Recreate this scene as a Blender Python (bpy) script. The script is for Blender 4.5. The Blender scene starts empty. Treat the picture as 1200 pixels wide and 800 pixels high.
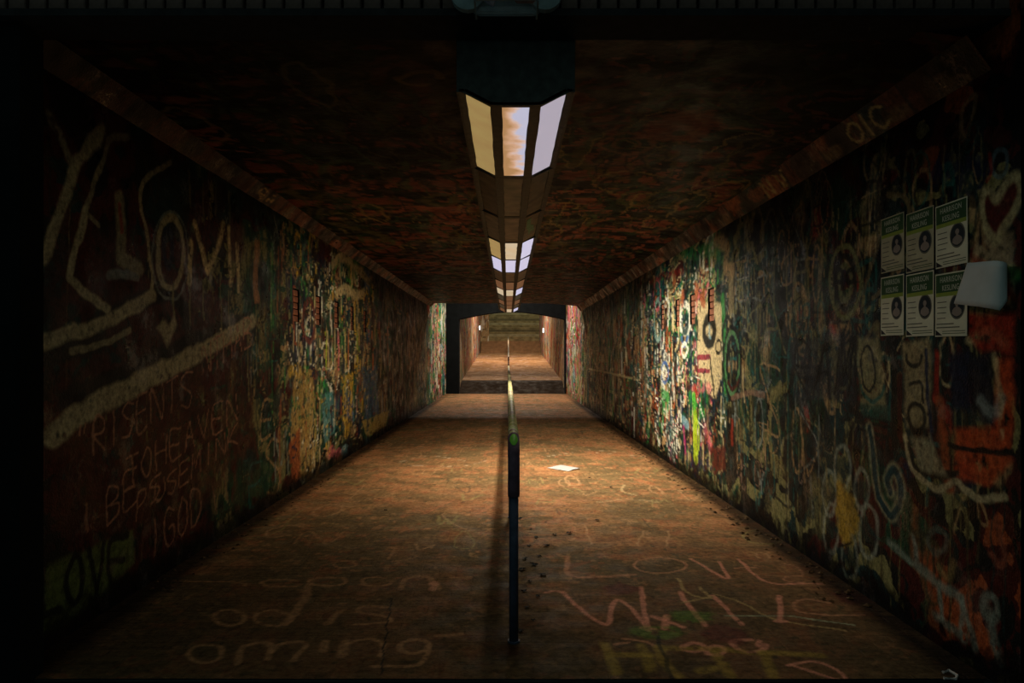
import bpy, bmesh, math, random
import numpy as np
from mathutils import Vector

# ------------------------------------------------------------------ camera, world, exposure
F = 800.0            # focal length in pixels of the 1200 px wide frame
CX, CY = 595.0, 415.0
EYE = 1.33
scn = bpy.context.scene
col = scn.collection
cam = bpy.data.cameras.new('camera')
cam.lens = 24.0; cam.sensor_width = 36.0; cam.sensor_fit = 'HORIZONTAL'
cam.shift_x = 5 / 1200.0; cam.shift_y = 15 / 1200.0
cam.clip_end = 300
camo = bpy.data.objects.new('camera', cam); col.objects.link(camo)
camo.location = (0, 0, EYE); camo.rotation_euler = (math.pi / 2, 0, 0)
scn.camera = camo

world = bpy.data.worlds.new('night_sky'); scn.world = world; world.use_nodes = True
bg = world.node_tree.nodes['Background']
bg.inputs[0].default_value = (0.62, 0.98, 0.95, 1); bg.inputs[1].default_value = 0.10
scn.view_settings.view_transform = 'Standard'; scn.view_settings.look = 'None'
scn.view_settings.exposure = 0.0; scn.view_settings.gamma = 1.0
scn.view_settings.use_curve_mapping = False

LAMP_K = 1.0          # overall strength of the tubes in the tunnel

def area(name, loc, size_x, size_y, power, color, rot=(0, 0, 0), spread=180, parent=None):
    l = bpy.data.lights.new(name, 'AREA'); l.shape = 'RECTANGLE'
    l.size = size_x; l.size_y = size_y; l.energy = power; l.color = color
    l.spread = math.radians(spread)
    o = bpy.data.objects.new(name, l); col.objects.link(o)
    o.location = loc; o.rotation_euler = rot
    if parent: o.parent = parent
    return o

# lamp above the open light well and street lamps over the far ramp (all unseen, placed for the light they cast)
area('light_well_lamp', (0.0, 20.9, 4.3), 1.0, 0.4, 230, (1.0, 0.86, 0.76))
area('ramp_street_lamp', (0.3, 33.5, 6.2), 1.2, 0.8, 430, (1.0, 0.78, 0.56))
area('stair_street_lamp', (1.0, 43.0, 8.5), 0.8, 0.8, 75, (0.95, 0.95, 0.62))

rng = np.random.default_rng(7)
random.seed(7)

# ------------------------------------------------------------------ materials
def newmat(name):
    m = bpy.data.materials.new(name); m.use_nodes = True
    return m, m.node_tree, m.node_tree.nodes['Principled BSDF']

def simple(name, rgb, rough=0.6, metal=0.0, var=0.25, scale=20.0, bump=0.1, bdist=0.003):
    m, nt, b = newmat(name)
    tc = nt.nodes.new('ShaderNodeTexCoord')
    n = nt.nodes.new('ShaderNodeTexNoise'); n.inputs['Scale'].default_value = scale; n.inputs['Detail'].default_value = 5
    nt.links.new(tc.outputs['Object'], n.inputs['Vector'])
    r = nt.nodes.new('ShaderNodeMapRange')
    r.inputs['From Min'].default_value = 0.3; r.inputs['From Max'].default_value = 0.7
    r.inputs['To Min'].default_value = 1 - var; r.inputs['To Max'].default_value = 1 + var
    nt.links.new(n.outputs['Fac'], r.inputs['Value'])
    mx = nt.nodes.new('ShaderNodeMix'); mx.data_type = 'RGBA'; mx.blend_type = 'MULTIPLY'; mx.inputs[0].default_value = 1
    mx.inputs[6].default_value = (*rgb, 1)
    nt.links.new(r.outputs[0], mx.inputs[7])
    nt.links.new(mx.outputs[2], b.inputs['Base Color'])
    b.inputs['Roughness'].default_value = rough; b.inputs['Metallic'].default_value = metal; b.inputs['Specular IOR Level'].default_value = 0.12
    if bump:
        bp = nt.nodes.new('ShaderNodeBump'); bp.inputs['Strength'].default_value = bump; bp.inputs['Distance'].default_value = bdist
        nt.links.new(n.outputs['Fac'], bp.inputs['Height']); nt.links.new(bp.outputs[0], b.inputs['Normal'])
    return m

def painted(name, rough=(0.35, 0.7), grain=0.35, gscale=60, bump=0.5, bdist=0.004, brick=None, spec=0.06, gloss=None, streak=None, bscale=45):
    """paint colour from the 'paint' attribute, broken up by grain; bump from noise and brick joints"""
    m, nt, b = newmat(name)
    N, Lk = nt.nodes.new, nt.links.new
    at = N('ShaderNodeAttribute'); at.attribute_name = 'paint'
    tc = N('ShaderNodeTexCoord')
    n = N('ShaderNodeTexNoise'); n.inputs['Scale'].default_value = gscale; n.inputs['Detail'].default_value = 6; n.inputs['Roughness'].default_value = 0.7
    if streak:
        mp = N('ShaderNodeMapping'); mp.inputs['Scale'].default_value = streak
        Lk(tc.outputs['Object'], mp.inputs['Vector']); Lk(mp.outputs[0], n.inputs['Vector'])
    else:
        Lk(tc.outputs['Object'], n.inputs['Vector'])
    r = N('ShaderNodeMapRange'); r.inputs['From Min'].default_value = 0.3; r.inputs['From Max'].default_value = 0.7
    r.inputs['To Min'].default_value = 1 - grain; r.inputs['To Max'].default_value = 1 + grain
    Lk(n.outputs['Fac'], r.inputs['Value'])
    mx = N('ShaderNodeMix'); mx.data_type = 'RGBA'; mx.blend_type = 'MULTIPLY'; mx.inputs[0].default_value = 1
    Lk(at.outputs['Color'], mx.inputs[6]); Lk(r.outputs[0], mx.inputs[7])
    Lk(mx.outputs[2], b.inputs['Base Color'])
    b.inputs['Specular IOR Level'].default_value = spec
    n2 = N('ShaderNodeTexNoise'); n2.inputs['Scale'].default_value = 6; n2.inputs['Detail'].default_value = 4
    Lk(tc.outputs['Object'], n2.inputs['Vector'])
    r2 = N('ShaderNodeMapRange'); r2.inputs['From Min'].default_value = 0.35; r2.inputs['From Max'].default_value = 0.65
    r2.inputs['To Min'].default_value = rough[0]; r2.inputs['To Max'].default_value = rough[1]
    Lk(n2.outputs['Fac'], r2.inputs['Value']); Lk(r2.outputs[0], b.inputs['Roughness'])
    if gloss:   # patches of shiny enamel among the matt paint
        n5 = N('ShaderNodeTexNoise'); n5.inputs['Scale'].default_value = 2.6; n5.inputs['Detail'].default_value = 9; n5.inputs['Roughness'].default_value = .8
        Lk(tc.outputs['Object'], n5.inputs['Vector'])
        r5 = N('ShaderNodeMapRange'); r5.inputs['From Min'].default_value = 0.56; r5.inputs['From Max'].default_value = 0.64
        r5.inputs['To Min'].default_value = spec; r5.inputs['To Max'].default_value = gloss
        Lk(n5.outputs['Fac'], r5.inputs['Value']); Lk(r5.outputs[0], b.inputs['Specular IOR Level'])
    n3 = N('ShaderNodeTexNoise'); n3.inputs['Scale'].default_value = bscale; n3.inputs['Detail'].default_value = 3
    Lk(tc.outputs['Object'], n3.inputs['Vector'])
    h = n3.outputs['Fac']
    if brick:
        mp = N('ShaderNodeMapping'); mp.inputs['Rotation'].default_value = brick
        bt = N('ShaderNodeTexBrick'); bt.inputs['Scale'].default_value = 1
        bt.inputs['Brick Width'].default_value = 0.21; bt.inputs['Row Height'].default_value = 0.075; bt.inputs['Mortar Size'].default_value = 0.006
        bt.inputs['Mortar Smooth'].default_value = 0.5
        bt.inputs['Color1'].default_value = (1, 1, 1, 1); bt.inputs['Color2'].default_value = (.8, .8, .8, 1); bt.inputs['Mortar'].default_value = (0, 0, 0, 1)
        Lk(tc.outputs['Object'], mp.inputs['Vector']); Lk(mp.outputs[0], bt.inputs['Vector'])
        ad = N('ShaderNodeMath'); ad.operation = 'MULTIPLY_ADD'; ad.inputs[1].default_value = 0.7
        Lk(bt.outputs['Color'], ad.inputs[0]); Lk(h, ad.inputs[2]); h = ad.outputs[0]
    bp = N('ShaderNodeBump'); bp.inputs['Strength'].default_value = bump; bp.inputs['Distance'].default_value = bdist
    Lk(h, bp.inputs['Height']); Lk(bp.outputs[0], b.inputs['Normal'])
    return m

def glow(name, rgb, strength, stain=None):
    """lit diffuser pane: emission, browned by old stains in the plastic"""
    m, nt, b = newmat(name)
    N, Lk = nt.nodes.new, nt.links.new
    tc = N('ShaderNodeTexCoord'); n = N('ShaderNodeTexNoise'); n.inputs['Scale'].default_value = 7; n.inputs['Detail'].default_value = 6
    Lk(tc.outputs['Object'], n.inputs['Vector'])
    cr = N('ShaderNodeValToRGB')
    st = stain or (rgb, 0.0)
    cr.color_ramp.elements[0].position = 0.34; cr.color_ramp.elements[0].color = (*[a * (1 - st[1]) + c * st[1] for a, c in zip(rgb, st[0])], 1)
    cr.color_ramp.elements[1].position = 0.60; cr.color_ramp.elements[1].color = (*rgb, 1)
    Lk(n.outputs['Fac'], cr.inputs['Fac'])
    b.inputs['Base Color'].default_value = (0.25, 0.22, 0.18, 1); b.inputs['Roughness'].default_value = 0.6
    Lk(cr.outputs['Color'], b.inputs['Emission Color']); b.inputs['Emission Strength'].default_value = strength
    return m

M = {}
M['wall'] = painted('painted_wall', rough=(0.25, 0.62), grain=0.7, gscale=30, bump=0.55, bdist=0.005, bscale=95, spec=0.08, gloss=0.6)
M['floor'] = painted('painted_floor', rough=(0.55, 0.9), grain=0.55, gscale=26, bump=0.8, bdist=0.006, brick=(0, 0, 0), bscale=70)
M['ceil'] = painted('painted_ceiling', rough=(0.4, 0.65), grain=0.5, gscale=1, streak=(9, 22, 9), bump=0.4, bdist=0.008, bscale=25)
M['farwall'] = painted('far_wall_paint', rough=(0.5, 0.8), grain=0.25, gscale=20)
M['brick'] = simple('old_brick', (0.17, 0.07, 0.045), 0.85, var=0.4, scale=30, bump=0.4)
M['brick_dark'] = simple('grimy_brick', (0.085, 0.055, 0.045), 0.85, var=0.45, scale=18, bump=0.4)
M['brick_or'] = simple('orange_brick', (0.25, 0.10, 0.055), 0.85, var=0.35, scale=30, bump=0.4)
M['mortar'] = simple('mortar', (0.26, 0.30, 0.26), 0.9, var=0.2, scale=40)
M['mortar_dark'] = simple('dirty_mortar', (0.03, 0.032, 0.03), 0.9, var=0.3, scale=30)
M['concrete'] = simple('grimy_concrete', (0.05, 0.055, 0.05), 0.9, var=0.35, scale=5)
M['blackmetal'] = simple('black_fixture_metal', (0.045, 0.05, 0.045), 0.55, 0.3, var=0.3, scale=25)
M['steel'] = simple('rusty_lintel_steel', (0.015, 0.016, 0.016), 0.9, 0.0, var=0.3)
M['gutter'] = simple('gutter_dirt', (0.012, 0.014, 0.012), 0.95, var=0.4, scale=30)
M['paper'] = simple('white_paper', (0.42, 0.41, 0.39), 0.7, var=0.06, scale=15, bump=0)
M['paper_back'] = simple('paper_back', (0.50, 0.53, 0.51), 0.7, var=0.06, scale=15, bump=0)
M['poster'] = simple('poster_paper', (0.58, 0.57, 0.42), 0.7, var=0.10, scale=12, bump=0)
M['poster_dim'] = simple('weathered_poster_paper', (0.38, 0.36, 0.24), 0.75, var=0.14, scale=12, bump=0)
M['ink_green'] = simple('dark_green_ink', (0.03, 0.075, 0.03), 0.6, var=0.1, bump=0)
M['ink_lime'] = simple('lime_ink', (0.22, 0.29, 0.05), 0.6, var=0.1, bump=0)
M['ink_white'] = simple('white_ink', (0.42, 0.45, 0.36), 0.6, var=0.05, bump=0)
M['ink_black'] = simple('black_ink', (0.02, 0.022, 0.025), 0.6, var=0.1, bump=0)
M['ink_grey'] = simple('grey_ink', (0.11, 0.11, 0.085), 0.6, var=0.1, bump=0)
M['ink_navy'] = simple('navy_ink', (0.02, 0.028, 0.035), 0.6, var=0.1, bump=0)
M['ink_skin'] = simple('portrait_ink', (0.24, 0.20, 0.17), 0.6, var=0.1, bump=0)
M['ink_blue'] = simple('blue_print', (0.10, 0.15, 0.19), 0.6, var=0.2, bump=0)
M['leaf'] = simple('dead_leaf', (0.09, 0.05, 0.02), 0.8, var=0.4)
M['leaf_dark'] = simple('wet_dark_leaf', (0.012, 0.012, 0.009), 0.7, var=0.4)
M['leaf_pale'] = simple('pale_leaf', (0.45, 0.30, 0.14), 0.8, var=0.2)
M['dark_pane'] = simple('dead_diffuser', (0.16, 0.125, 0.085), 0.35, var=0.5, scale=9, bump=0.1)
M['sleeve'] = simple('purple_black_paint', (0.12, 0.075, 0.10), 0.42, 0.0, var=0.5, scale=22, bump=0.3)
M['post'] = simple('blue_black_paint', (0.045, 0.055, 0.085), 0.45, 0.0, var=0.3, scale=25, bump=0.25)
M['step'] = simple('olive_step', (0.30, 0.235, 0.12), 0.9, var=0.45, scale=3)  # olive brown tone of the far steps
M['step_pale'] = simple('pale_step', (0.42, 0.36, 0.22), 0.9, var=0.3, scale=3)  # paler and darker copies alternate up the flight so its lines show
M['step_dark'] = simple('dark_step', (0.17, 0.14, 0.08), 0.9, var=0.3, scale=3)
M['shade_black'] = simple('shaded_concrete', (0.004, 0.005, 0.005), 1.0, var=0.3, scale=5)  # near-black albedo stands in for unlit faces
M['step_brown'] = simple('brown_step', (0.28, 0.17, 0.09), 0.9, var=0.25, scale=4)

def rail_mat():
    m, nt, b = newmat('striped_rail_paint')
    N, Lk = nt.nodes.new, nt.links.new
    tc = N('ShaderNodeTexCoord'); sp = N('ShaderNodeSeparateXYZ'); Lk(tc.outputs['Object'], sp.inputs[0])
    n = N('ShaderNodeTexNoise'); n.inputs['Scale'].default_value = 5
    mp = N('ShaderNodeMapping'); mp.inputs['Scale'].default_value = (1, 1.0, 1)
    Lk(tc.outputs['Object'], mp.inputs[0]); Lk(mp.outputs[0], n.inputs['Vector'])
    cr = N('ShaderNodeValToRGB'); e = cr.color_ramp.elements
    e[0].position = 0.30; e[0].color = (0.03, 0.035, 0.02, 1); e[1].position = 0.41; e[1].color = (0.36, 0.42, 0.10, 1)
    for p, c in ((0.46, (0.50, 0.42, 0.22, 1)), (0.52, (0.13, 0.05, 0.03, 1)), (0.57, (0.55, 0.50, 0.34, 1)), (0.66, (0.30, 0.42, 0.09, 1)), (0.74, (0.05, 0.04, 0.03, 1))):
        x = e.new(p); x.color = c
    Lk(n.outputs['Fac'], cr.inputs['Fac']); Lk(cr.outputs['Color'], b.inputs['Base Color'])
    b.inputs['Roughness'].default_value = 0.42
    return m
M['rail'] = rail_mat()
M['green_paint'] = simple('green_paint', (0.12, 0.36, 0.04), 0.35, var=0.2)
M['clear'] = None
def glassmat():
    m, nt, b = newmat('lantern_glass')
    b.inputs['Base Color'].default_value = (0.75, 0.85, 0.9, 1); b.inputs['Roughness'].default_value = 0.08
    b.inputs['Alpha'].default_value = 0.12
    return m
M['clear'] = glassmat()
M['lens_blue'] = simple('blue_lamp_reflector', (0.16, 0.28, 0.50), 0.15, 0.3, var=0.5, scale=30)
M['grey_metal'] = simple('weathered_grey_metal', (0.16, 0.20, 0.20), 0.5, 0.0)

# ------------------------------------------------------------------ object helpers
def tag(o, label=None, cat=None, group=None, kind=None):
    if label: o['label'] = label
    if cat: o['category'] = cat
    if group: o['group'] = group
    if kind: o['kind'] = kind
    return o

def empty(name, loc=(0, 0, 0)):
    o = bpy.data.objects.new(name, None); col.objects.link(o); o.location = loc; o.empty_display_size = 0.1
    return o

def link_mesh(name, me, parent=None, loc=(0, 0, 0)):
    o = bpy.data.objects.new(name, me); col.objects.link(o); o.location = loc
    if parent: o.parent = parent
    return o

def obj(name, bm, mat, parent=None, loc=(0, 0, 0), smooth=False):
    me = bpy.data.meshes.new(name)
    bmesh.ops.recalc_face_normals(bm, faces=bm.faces)
    bm.to_mesh(me); bm.free()
    me.materials.append(mat)
    if smooth:
        for p in me.polygons: p.use_smooth = True
    return link_mesh(name, me, parent, loc)

def box(bm, x0, x1, y0, y1, z0, z1, bevel=0.0):
    vs = [bm.verts.new((x, y, z)) for x in (x0, x1) for y in (y0, y1) for z in (z0, z1)]
    fs = []
    for q in ((0, 1, 3, 2), (4, 6, 7, 5), (0, 4, 5, 1), (2, 3, 7, 6), (0, 2, 6, 4), (1, 5, 7, 3)):
        fs.append(bm.faces.new([vs[i] for i in q]))
    if bevel:
        es = list({e for f in fs for e in f.edges})
        bmesh.ops.bevel(bm, geom=es, offset=bevel, segments=1, affect='EDGES')

def boxobj(name, dims, mat, parent=None, bevel=0.0, loc=(0, 0, 0)):
    bm = bmesh.new(); box(bm, *dims, bevel); return obj(name, bm, mat, parent, loc)

def tube(bm, pts, radii, seg=14, cap=True):
    pts = [Vector(p) for p in pts]; rings = []
    up = Vector((1, 0, 0))
    for i, p in enumerate(pts):
        t = (pts[min(i + 1, len(pts) - 1)] - pts[max(i - 1, 0)]).normalized()
        a = up - t * up.dot(t)
        if a.length < 1e-3: a = Vector((0, 0, 1)) - t * t.z
        a.normalize(); b = t.cross(a); r = radii[i] if hasattr(radii, '__len__') else radii
        rings.append([bm.verts.new(p + (a * math.cos(k * 2 * math.pi / seg) + b * math.sin(k * 2 * math.pi / seg)) * r) for k in range(seg)])
    for A, B in zip(rings, rings[1:]):
        for k in range(seg):
            bm.faces.new((A[k], A[(k + 1) % seg], B[(k + 1) % seg], B[k]))
    if cap:
        bm.faces.new(rings[0]); bm.faces.new(rings[-1][::-1])

# ------------------------------------------------------------------ paint canvases (albedo only, on wall coordinates)
def vnoise(X, Y, s, seed):
    r = np.random.default_rng(seed); G = r.random((64, 64))
    x = X / s; y = Y / s
    xi = np.floor(x).astype(int); yi = np.floor(y).astype(int)
    fx = x - xi; fy = y - yi; fx = fx * fx * (3 - 2 * fx); fy = fy * fy * (3 - 2 * fy)
    g = lambda a, b: G[a % 64, b % 64]
    return (g(xi, yi) * (1 - fx) * (1 - fy) + g(xi + 1, yi) * fx * (1 - fy) + g(xi, yi + 1) * (1 - fx) * fy + g(xi + 1, yi + 1) * fx * fy)

def fbm(X, Y, s, seed, o=4):
    t = 0; a = 1; w = 0
    for i in range(o):
        t = t + a * vnoise(X + 3.1 * i, Y + 7.7 * i, s / 2 ** i, seed + i); w += a; a *= 0.55
    return t / w

def smooth_pts(P, n=6):
    P = np.array(P, float)
    if len(P) < 3: return P
    Q = np.vstack([2 * P[0] - P[1], P, 2 * P[-1] - P[-2]]); out = []
    for i in range(1, len(Q) - 2):
        p0, p1, p2, p3 = Q[i - 1:i + 3]
        for t in np.linspace(0, 1, n, endpoint=False):
            out.append(0.5 * ((2 * p1) + (p2 - p0) * t + (2 * p0 - 5 * p1 + 4 * p2 - p3) * t * t + (3 * p1 - p0 - 3 * p2 + p3) * t ** 3))
    out.append(P[-1]); return np.array(out)

class Canvas:
    def __init__(s, U, V, seed, wob=0.02):
        s.U = np.asarray(U, float); s.V = np.asarray(V, float)
        s.X, s.Y = np.meshgrid(s.U, s.V)           # shape (nv, nu)
        s.C = np.zeros(s.X.shape + (3,)); s.r = np.random.default_rng(seed)
        s.wx = s.X + (fbm(s.X, s.Y, 0.12, seed + 11, 3) - .5) * wob * 2
        s.wy = s.Y + (fbm(s.X, s.Y, 0.12, seed + 21, 3) - .5) * wob * 2
        s.br = fbm(s.X, s.Y, 0.05, seed + 31, 3)    # patchiness of paint cover
    def sl(s, x0, x1, y0, y1):
        a, b = np.searchsorted(s.U, (x0, x1)); c, d = np.searchsorted(s.V, (y0, y1))
        return slice(c, d), slice(a, b)
    def mix(s, sl, m, col):
        m = m[..., None]; s.C[sl] = s.C[sl] * (1 - m) + np.array(col) * m
    def stroke(s, pts, w, col, alpha=0.9, soft=0.25, sm=True, dry=0.0):
        P = smooth_pts(pts) if sm else np.array(pts, float)
        m = w + 0.04
        sl = s.sl(P[:, 0].min() - m, P[:, 0].max() + m, P[:, 1].min() - m, P[:, 1].max() + m)
        x = s.wx[sl]; y = s.wy[sl]
        if x.size == 0: return
        D = np.full(x.shape, 9.0)
        for a, b in zip(P, P[1:]):
            d = b - a; L = d @ d + 1e-12
            t = np.clip(((x - a[0]) * d[0] + (y - a[1]) * d[1]) / L, 0, 1)
            D = np.minimum(D, np.hypot(x - a[0] - t * d[0], y - a[1] - t * d[1]))
        h = w / 2
        k = np.clip((h - D) / (h * soft * 2 + 1e-4) + 0.5, 0, 1) * alpha
        if dry: k = k * np.clip((s.br[sl] - dry) * 6 + .5, 0, 1)
        s.mix(sl, k, col)
    def poly(s, pts, col, alpha=0.9, soft=0.03, dry=0.0):
        P = np.array(pts, float)
        sl = s.sl(P[:, 0].min() - .1, P[:, 0].max() + .1, P[:, 1].min() - .1, P[:, 1].max() + .1)
        x = s.wx[sl]; y = s.wy[sl]
        if x.size == 0: return
        inside = np.zeros(x.shape, bool); D = np.full(x.shape, 9.0)
        for a, b in zip(P, np.roll(P, -1, 0)):
            d = b - a; L = d @ d + 1e-12
            t = np.clip(((x - a[0]) * d[0] + (y - a[1]) * d[1]) / L, 0, 1)
            D = np.minimum(D, np.hypot(x - a[0] - t * d[0], y - a[1] - t * d[1]))
            cond = (a[1] > y) != (b[1] > y)
            with np.errstate(divide='ignore', invalid='ignore'):
                xi = (b[0] - a[0]) * (y - a[1]) / (b[1] - a[1] + 1e-12) + a[0]
            inside ^= cond & (x < xi)
        sd = np.where(inside, D, -D)
        k = np.clip(sd / soft + .5, 0, 1) * alpha
        if dry: k = k * np.clip((s.br[sl] - dry) * 6 + .5, 0, 1)
        s.mix(sl, k, col)
    def blob(s, cx, cy, rx, ry, col, alpha=0.85, dry=0.0, edge=0.3):
        sl = s.sl(cx - rx * 1.5, cx + rx * 1.5, cy - ry * 1.5, cy + ry * 1.5)
        x = s.wx[sl]; y = s.wy[sl]
        if x.size == 0: return
        q = np.hypot((x - cx) / rx, (y - cy) / ry) + (s.br[sl] - .5) * .7
        k = np.clip((1 - q) / edge, 0, 1) * alpha
        if dry: k = k * np.clip((s.br[sl] - dry) * 6 + .5, 0, 1)
        s.mix(sl, k, col)
    def mesh(s, name, pos, mat, holes=()):
        nv, nu = s.X.shape
        co = pos(s.X, s.Y).reshape(-1, 3)
        i = np.arange(nv * nu).reshape(nv, nu)
        q = np.stack([i[:-1, :-1], i[:-1, 1:], i[1:, 1:], i[1:, :-1]], -1)
        keep = np.ones(q.shape[:2], bool)
        um = (s.U[:-1] + s.U[1:]) / 2; vm = (s.V[:-1] + s.V[1:]) / 2
        for (a, b, c, d) in holes:
            keep &= ~(((vm > c) & (vm < d))[:, None] & ((um > a) & (um < b))[None, :])
        q = q[keep].reshape(-1, 4)
        me = bpy.data.meshes.new(name)
        me.vertices.add(len(co)); me.vertices.foreach_set('co', co.ravel().astype(np.float32))
        me.loops.add(q.size); me.loops.foreach_set('vertex_index', q.ravel().astype(np.int32))
        me.polygons.add(len(q)); me.polygons.foreach_set('loop_start', (np.arange(len(q)) * 4).astype(np.int32))
        me.update(calc_edges=True)
        at = me.color_attributes.new('paint', 'FLOAT_COLOR', 'POINT')
        c = np.ones((len(co), 4), np.float32); c[:, :3] = np.clip(s.C, 0.003, 0.9).reshape(-1, 3)
        at.data.foreach_set('color', c.ravel())
        me.materials.append(mat); me.polygons.foreach_set('use_smooth', np.ones(len(q), bool))
        return link_mesh(name, me)

def lin(*c):   # 0-255 display values to linear
    return tuple(((v / 255) / 12.92 if v / 255 <= 0.04045 else (((v / 255) + .055) / 1.055) ** 2.4) for v in c)

CREAM = (0.50, 0.42, 0.24); WHITE = (0.62, 0.62, 0.52); TAN = (0.36, 0.25, 0.13); OLIVE = (0.20, 0.19, 0.09)
BLACK = (0.012, 0.016, 0.015); NAVY = (0.015, 0.03, 0.07); BLUE = (0.06, 0.14, 0.32); TEAL = (0.02, 0.13, 0.12)
DGREEN = (0.015, 0.07, 0.04); GREEN = (0.05, 0.25, 0.07); LIME = (0.40, 0.52, 0.05); YELLOW = (0.55, 0.38, 0.06)
RED = (0.30, 0.035, 0.02); MAROON = (0.075, 0.018, 0.014); RUST = (0.30, 0.09, 0.035); ORANGE = (0.55, 0.20, 0.05)
PINK = (0.55, 0.16, 0.18); MAG = (0.35, 0.05, 0.16); GREY = (0.22, 0.25, 0.23); SKY = (0.22, 0.36, 0.40); DTEAL = (0.012, 0.045, 0.045)

GLY = {'A': [[(0, 0), (.5, 1), (1, 0)], [(.2, .4), (.8, .4)]], 'B': [[(0, 0), (0, 1), (.8, .85), (.7, .55), (0, .5)], [(.1, .5), (1, .3), (.8, 0), (0, 0)]],
       'C': [[(1, .85), (.4, 1), (0, .5), (.4, 0), (1, .15)]], 'D': [[(0, 0), (0, 1), (.8, .8), (1, .4), (.6, 0), (0, 0)]],
       'E': [[(1, 1), (0, 1), (0, 0), (1, 0)], [(0, .5), (.8, .5)]], 'G': [[(1, .85), (.4, 1), (0, .5), (.4, 0), (1, .1), (1, .45), (.6, .45)]],
       'H': [[(0, 0), (0, 1)], [(1, 0), (1, 1)], [(0, .5), (1, .5)]], 'I': [[(.5, 0), (.5, 1)]], 'K': [[(0, 0), (0, 1)], [(1, 1), (0, .45), (1, 0)]],
       'L': [[(0, 1), (0, 0), (1, 0)]], 'M': [[(0, 0), (.1, 1), (.5, .3), (.9, 1), (1, 0)]], 'N': [[(0, 0), (0, 1), (1, 0), (1, 1)]],
       'O': [[(.5, 1), (.05, .6), (.1, .2), (.5, 0), (.95, .3), (.9, .8), (.5, 1)]], 'P': [[(0, 0), (0, 1), (.9, .85), (.8, .5), (0, .45)]],
       'R': [[(0, 0), (0, 1), (.9, .85), (.8, .5), (0, .5), (1, 0)]], 'S': [[(1, .9), (.4, 1), (0, .75), (.9, .35), (.6, 0), (0, .1)]],
       'T': [[(0, 1), (1, 1)], [(.5, 1), (.5, 0)]], 'U': [[(0, 1), (0, .3), (.5, 0), (1, .3), (1, 1)]], 'V': [[(0, 1), (.5, 0), (1, 1)]],
       'W': [[(0, 1), (.25, 0), (.5, .7), (.75, 0), (1, 1)]], 'X': [[(0, 0), (1, 1)], [(0, 1), (1, 0)]], 'Y': [[(0, 1), (.5, .5), (1, 1)], [(.5, .5), (.5, 0)]],
       'Z': [[(0, 1), (1, 1), (0, 0), (1, 0)]], '"': [[(.2, 1), (.1, .7)], [(.7, 1), (.6, .7)]], '!': [[(.5, 1), (.5, .3)], [(.5, .1), (.5, 0)]], ' ': []}
LET = 'ABCDEGHKLMNOPRSTUVWXYZ'

def scribbles(cv, n, reg, pal, size=(.12, .5), wid=(.012, .05), alpha=.85, dry=.0):
    x0, x1, y0, y1 = reg; r = cv.r
    for _ in range(n):
        c = pal[r.integers(len(pal))]; S = r.uniform(*size); w = r.uniform(*wid)
        cx = r.uniform(x0, x1); cy = r.uniform(y0, y1); k = r.random()
        if k < .45:
            g = GLY[LET[r.integers(len(LET))]]; sk = r.normal(0, .2); sx = r.uniform(.45, .9)
            for pl in g:
                cv.stroke([(cx + (a * sx + b * sk) * S, cy + (b - .5) * S) for a, b in pl], w, c, alpha, .3, True, dry)
        elif k < .7:
            t0 = r.uniform(0, 6.28); n_ = 9; ex = r.uniform(.3, .8)
            cv.stroke([(cx + math.cos(t0 + i * .8) * S * .4 * ex, cy + math.sin(t0 + i * .8) * S * .5) for i in range(n_)], w, c, alpha, .3, True, dry)
        elif k < .88:
            P = [(cx, cy)]
            for i in range(5): P.append((P[-1][0] + r.normal(.03, .12) * S * 2, P[-1][1] + r.normal(0, .2) * S * 2))
            cv.stroke(P, w, c, alpha, .3, True, dry)
        else:
            for i in range(r.integers(1, 4)):
                xx = cx + i * r.uniform(.03, .08)
                cv.stroke([(xx, cy), (xx + r.normal(0, .006), cy - r.uniform(.15, .8))], r.uniform(.006, .016), c, alpha, .3, False)

def streaks(cv, n, reg, pal, L=(.2, .8), wid=(.008, .03), alpha=.75):
    x0, x1, y0, y1 = reg; r = cv.r
    for _ in range(n):
        x = r.uniform(x0, x1); y = r.uniform(y0, y1)
        cv.stroke([(x, y), (x + r.normal(0, .01), y - r.uniform(*L))], r.uniform(*wid) * (1 + (x - 6) * .08), pal[r.integers(len(pal))], alpha, .4, False)

def blobs(cv, n, reg, pal, size=(.08, .35), alpha=.8, dry=.0):
    x0, x1, y0, y1 = reg; r = cv.r
    for _ in range(n):
        c = pal[r.integers(len(pal))]
        cv.blob(r.uniform(x0, x1), r.uniform(y0, y1), r.uniform(*size), r.uniform(*size), c, alpha, dry, r.uniform(.1, .6))

# measured positions in the photograph, taken back to the surface they lie on
WL, WR, FZ, CZ = 2.08, 1.97, EYE, 1.38
CEIL = EYE + CZ
def PL(p): d = WL * F / (CX - p[0]); return (d, EYE + (CY - p[1]) * d / F)
def PR(p): d = WR * F / (p[0] - CX); return (d, EYE + (CY - p[1]) * d / F)
def PF(p): d = FZ * F / (p[1] - CY); return ((p[0] - CX) * d / F, d)
def PC(p): d = CZ * F / (CY - p[1]); return ((p[0] - CX) * d / F, d)
def mapped(P, pts): return [P(p) for p in pts]
def dense(pts, n=10):
    out = []
    for a, b in zip(pts, pts[1:]):
        for t in np.linspace(0, 1, n, endpoint=False): out.append((a[0] + (b[0] - a[0]) * t, a[1] + (b[1] - a[1]) * t))
    return out + [pts[-1]]
def ell(cx, cy, rx, ry, n=18, a0=0, a1=6.4): return [(cx + rx * math.cos(a0 + (a1 - a0) * i / n), cy + ry * math.sin(a0 + (a1 - a0) * i / n)) for i in range(n + 1)]
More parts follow.
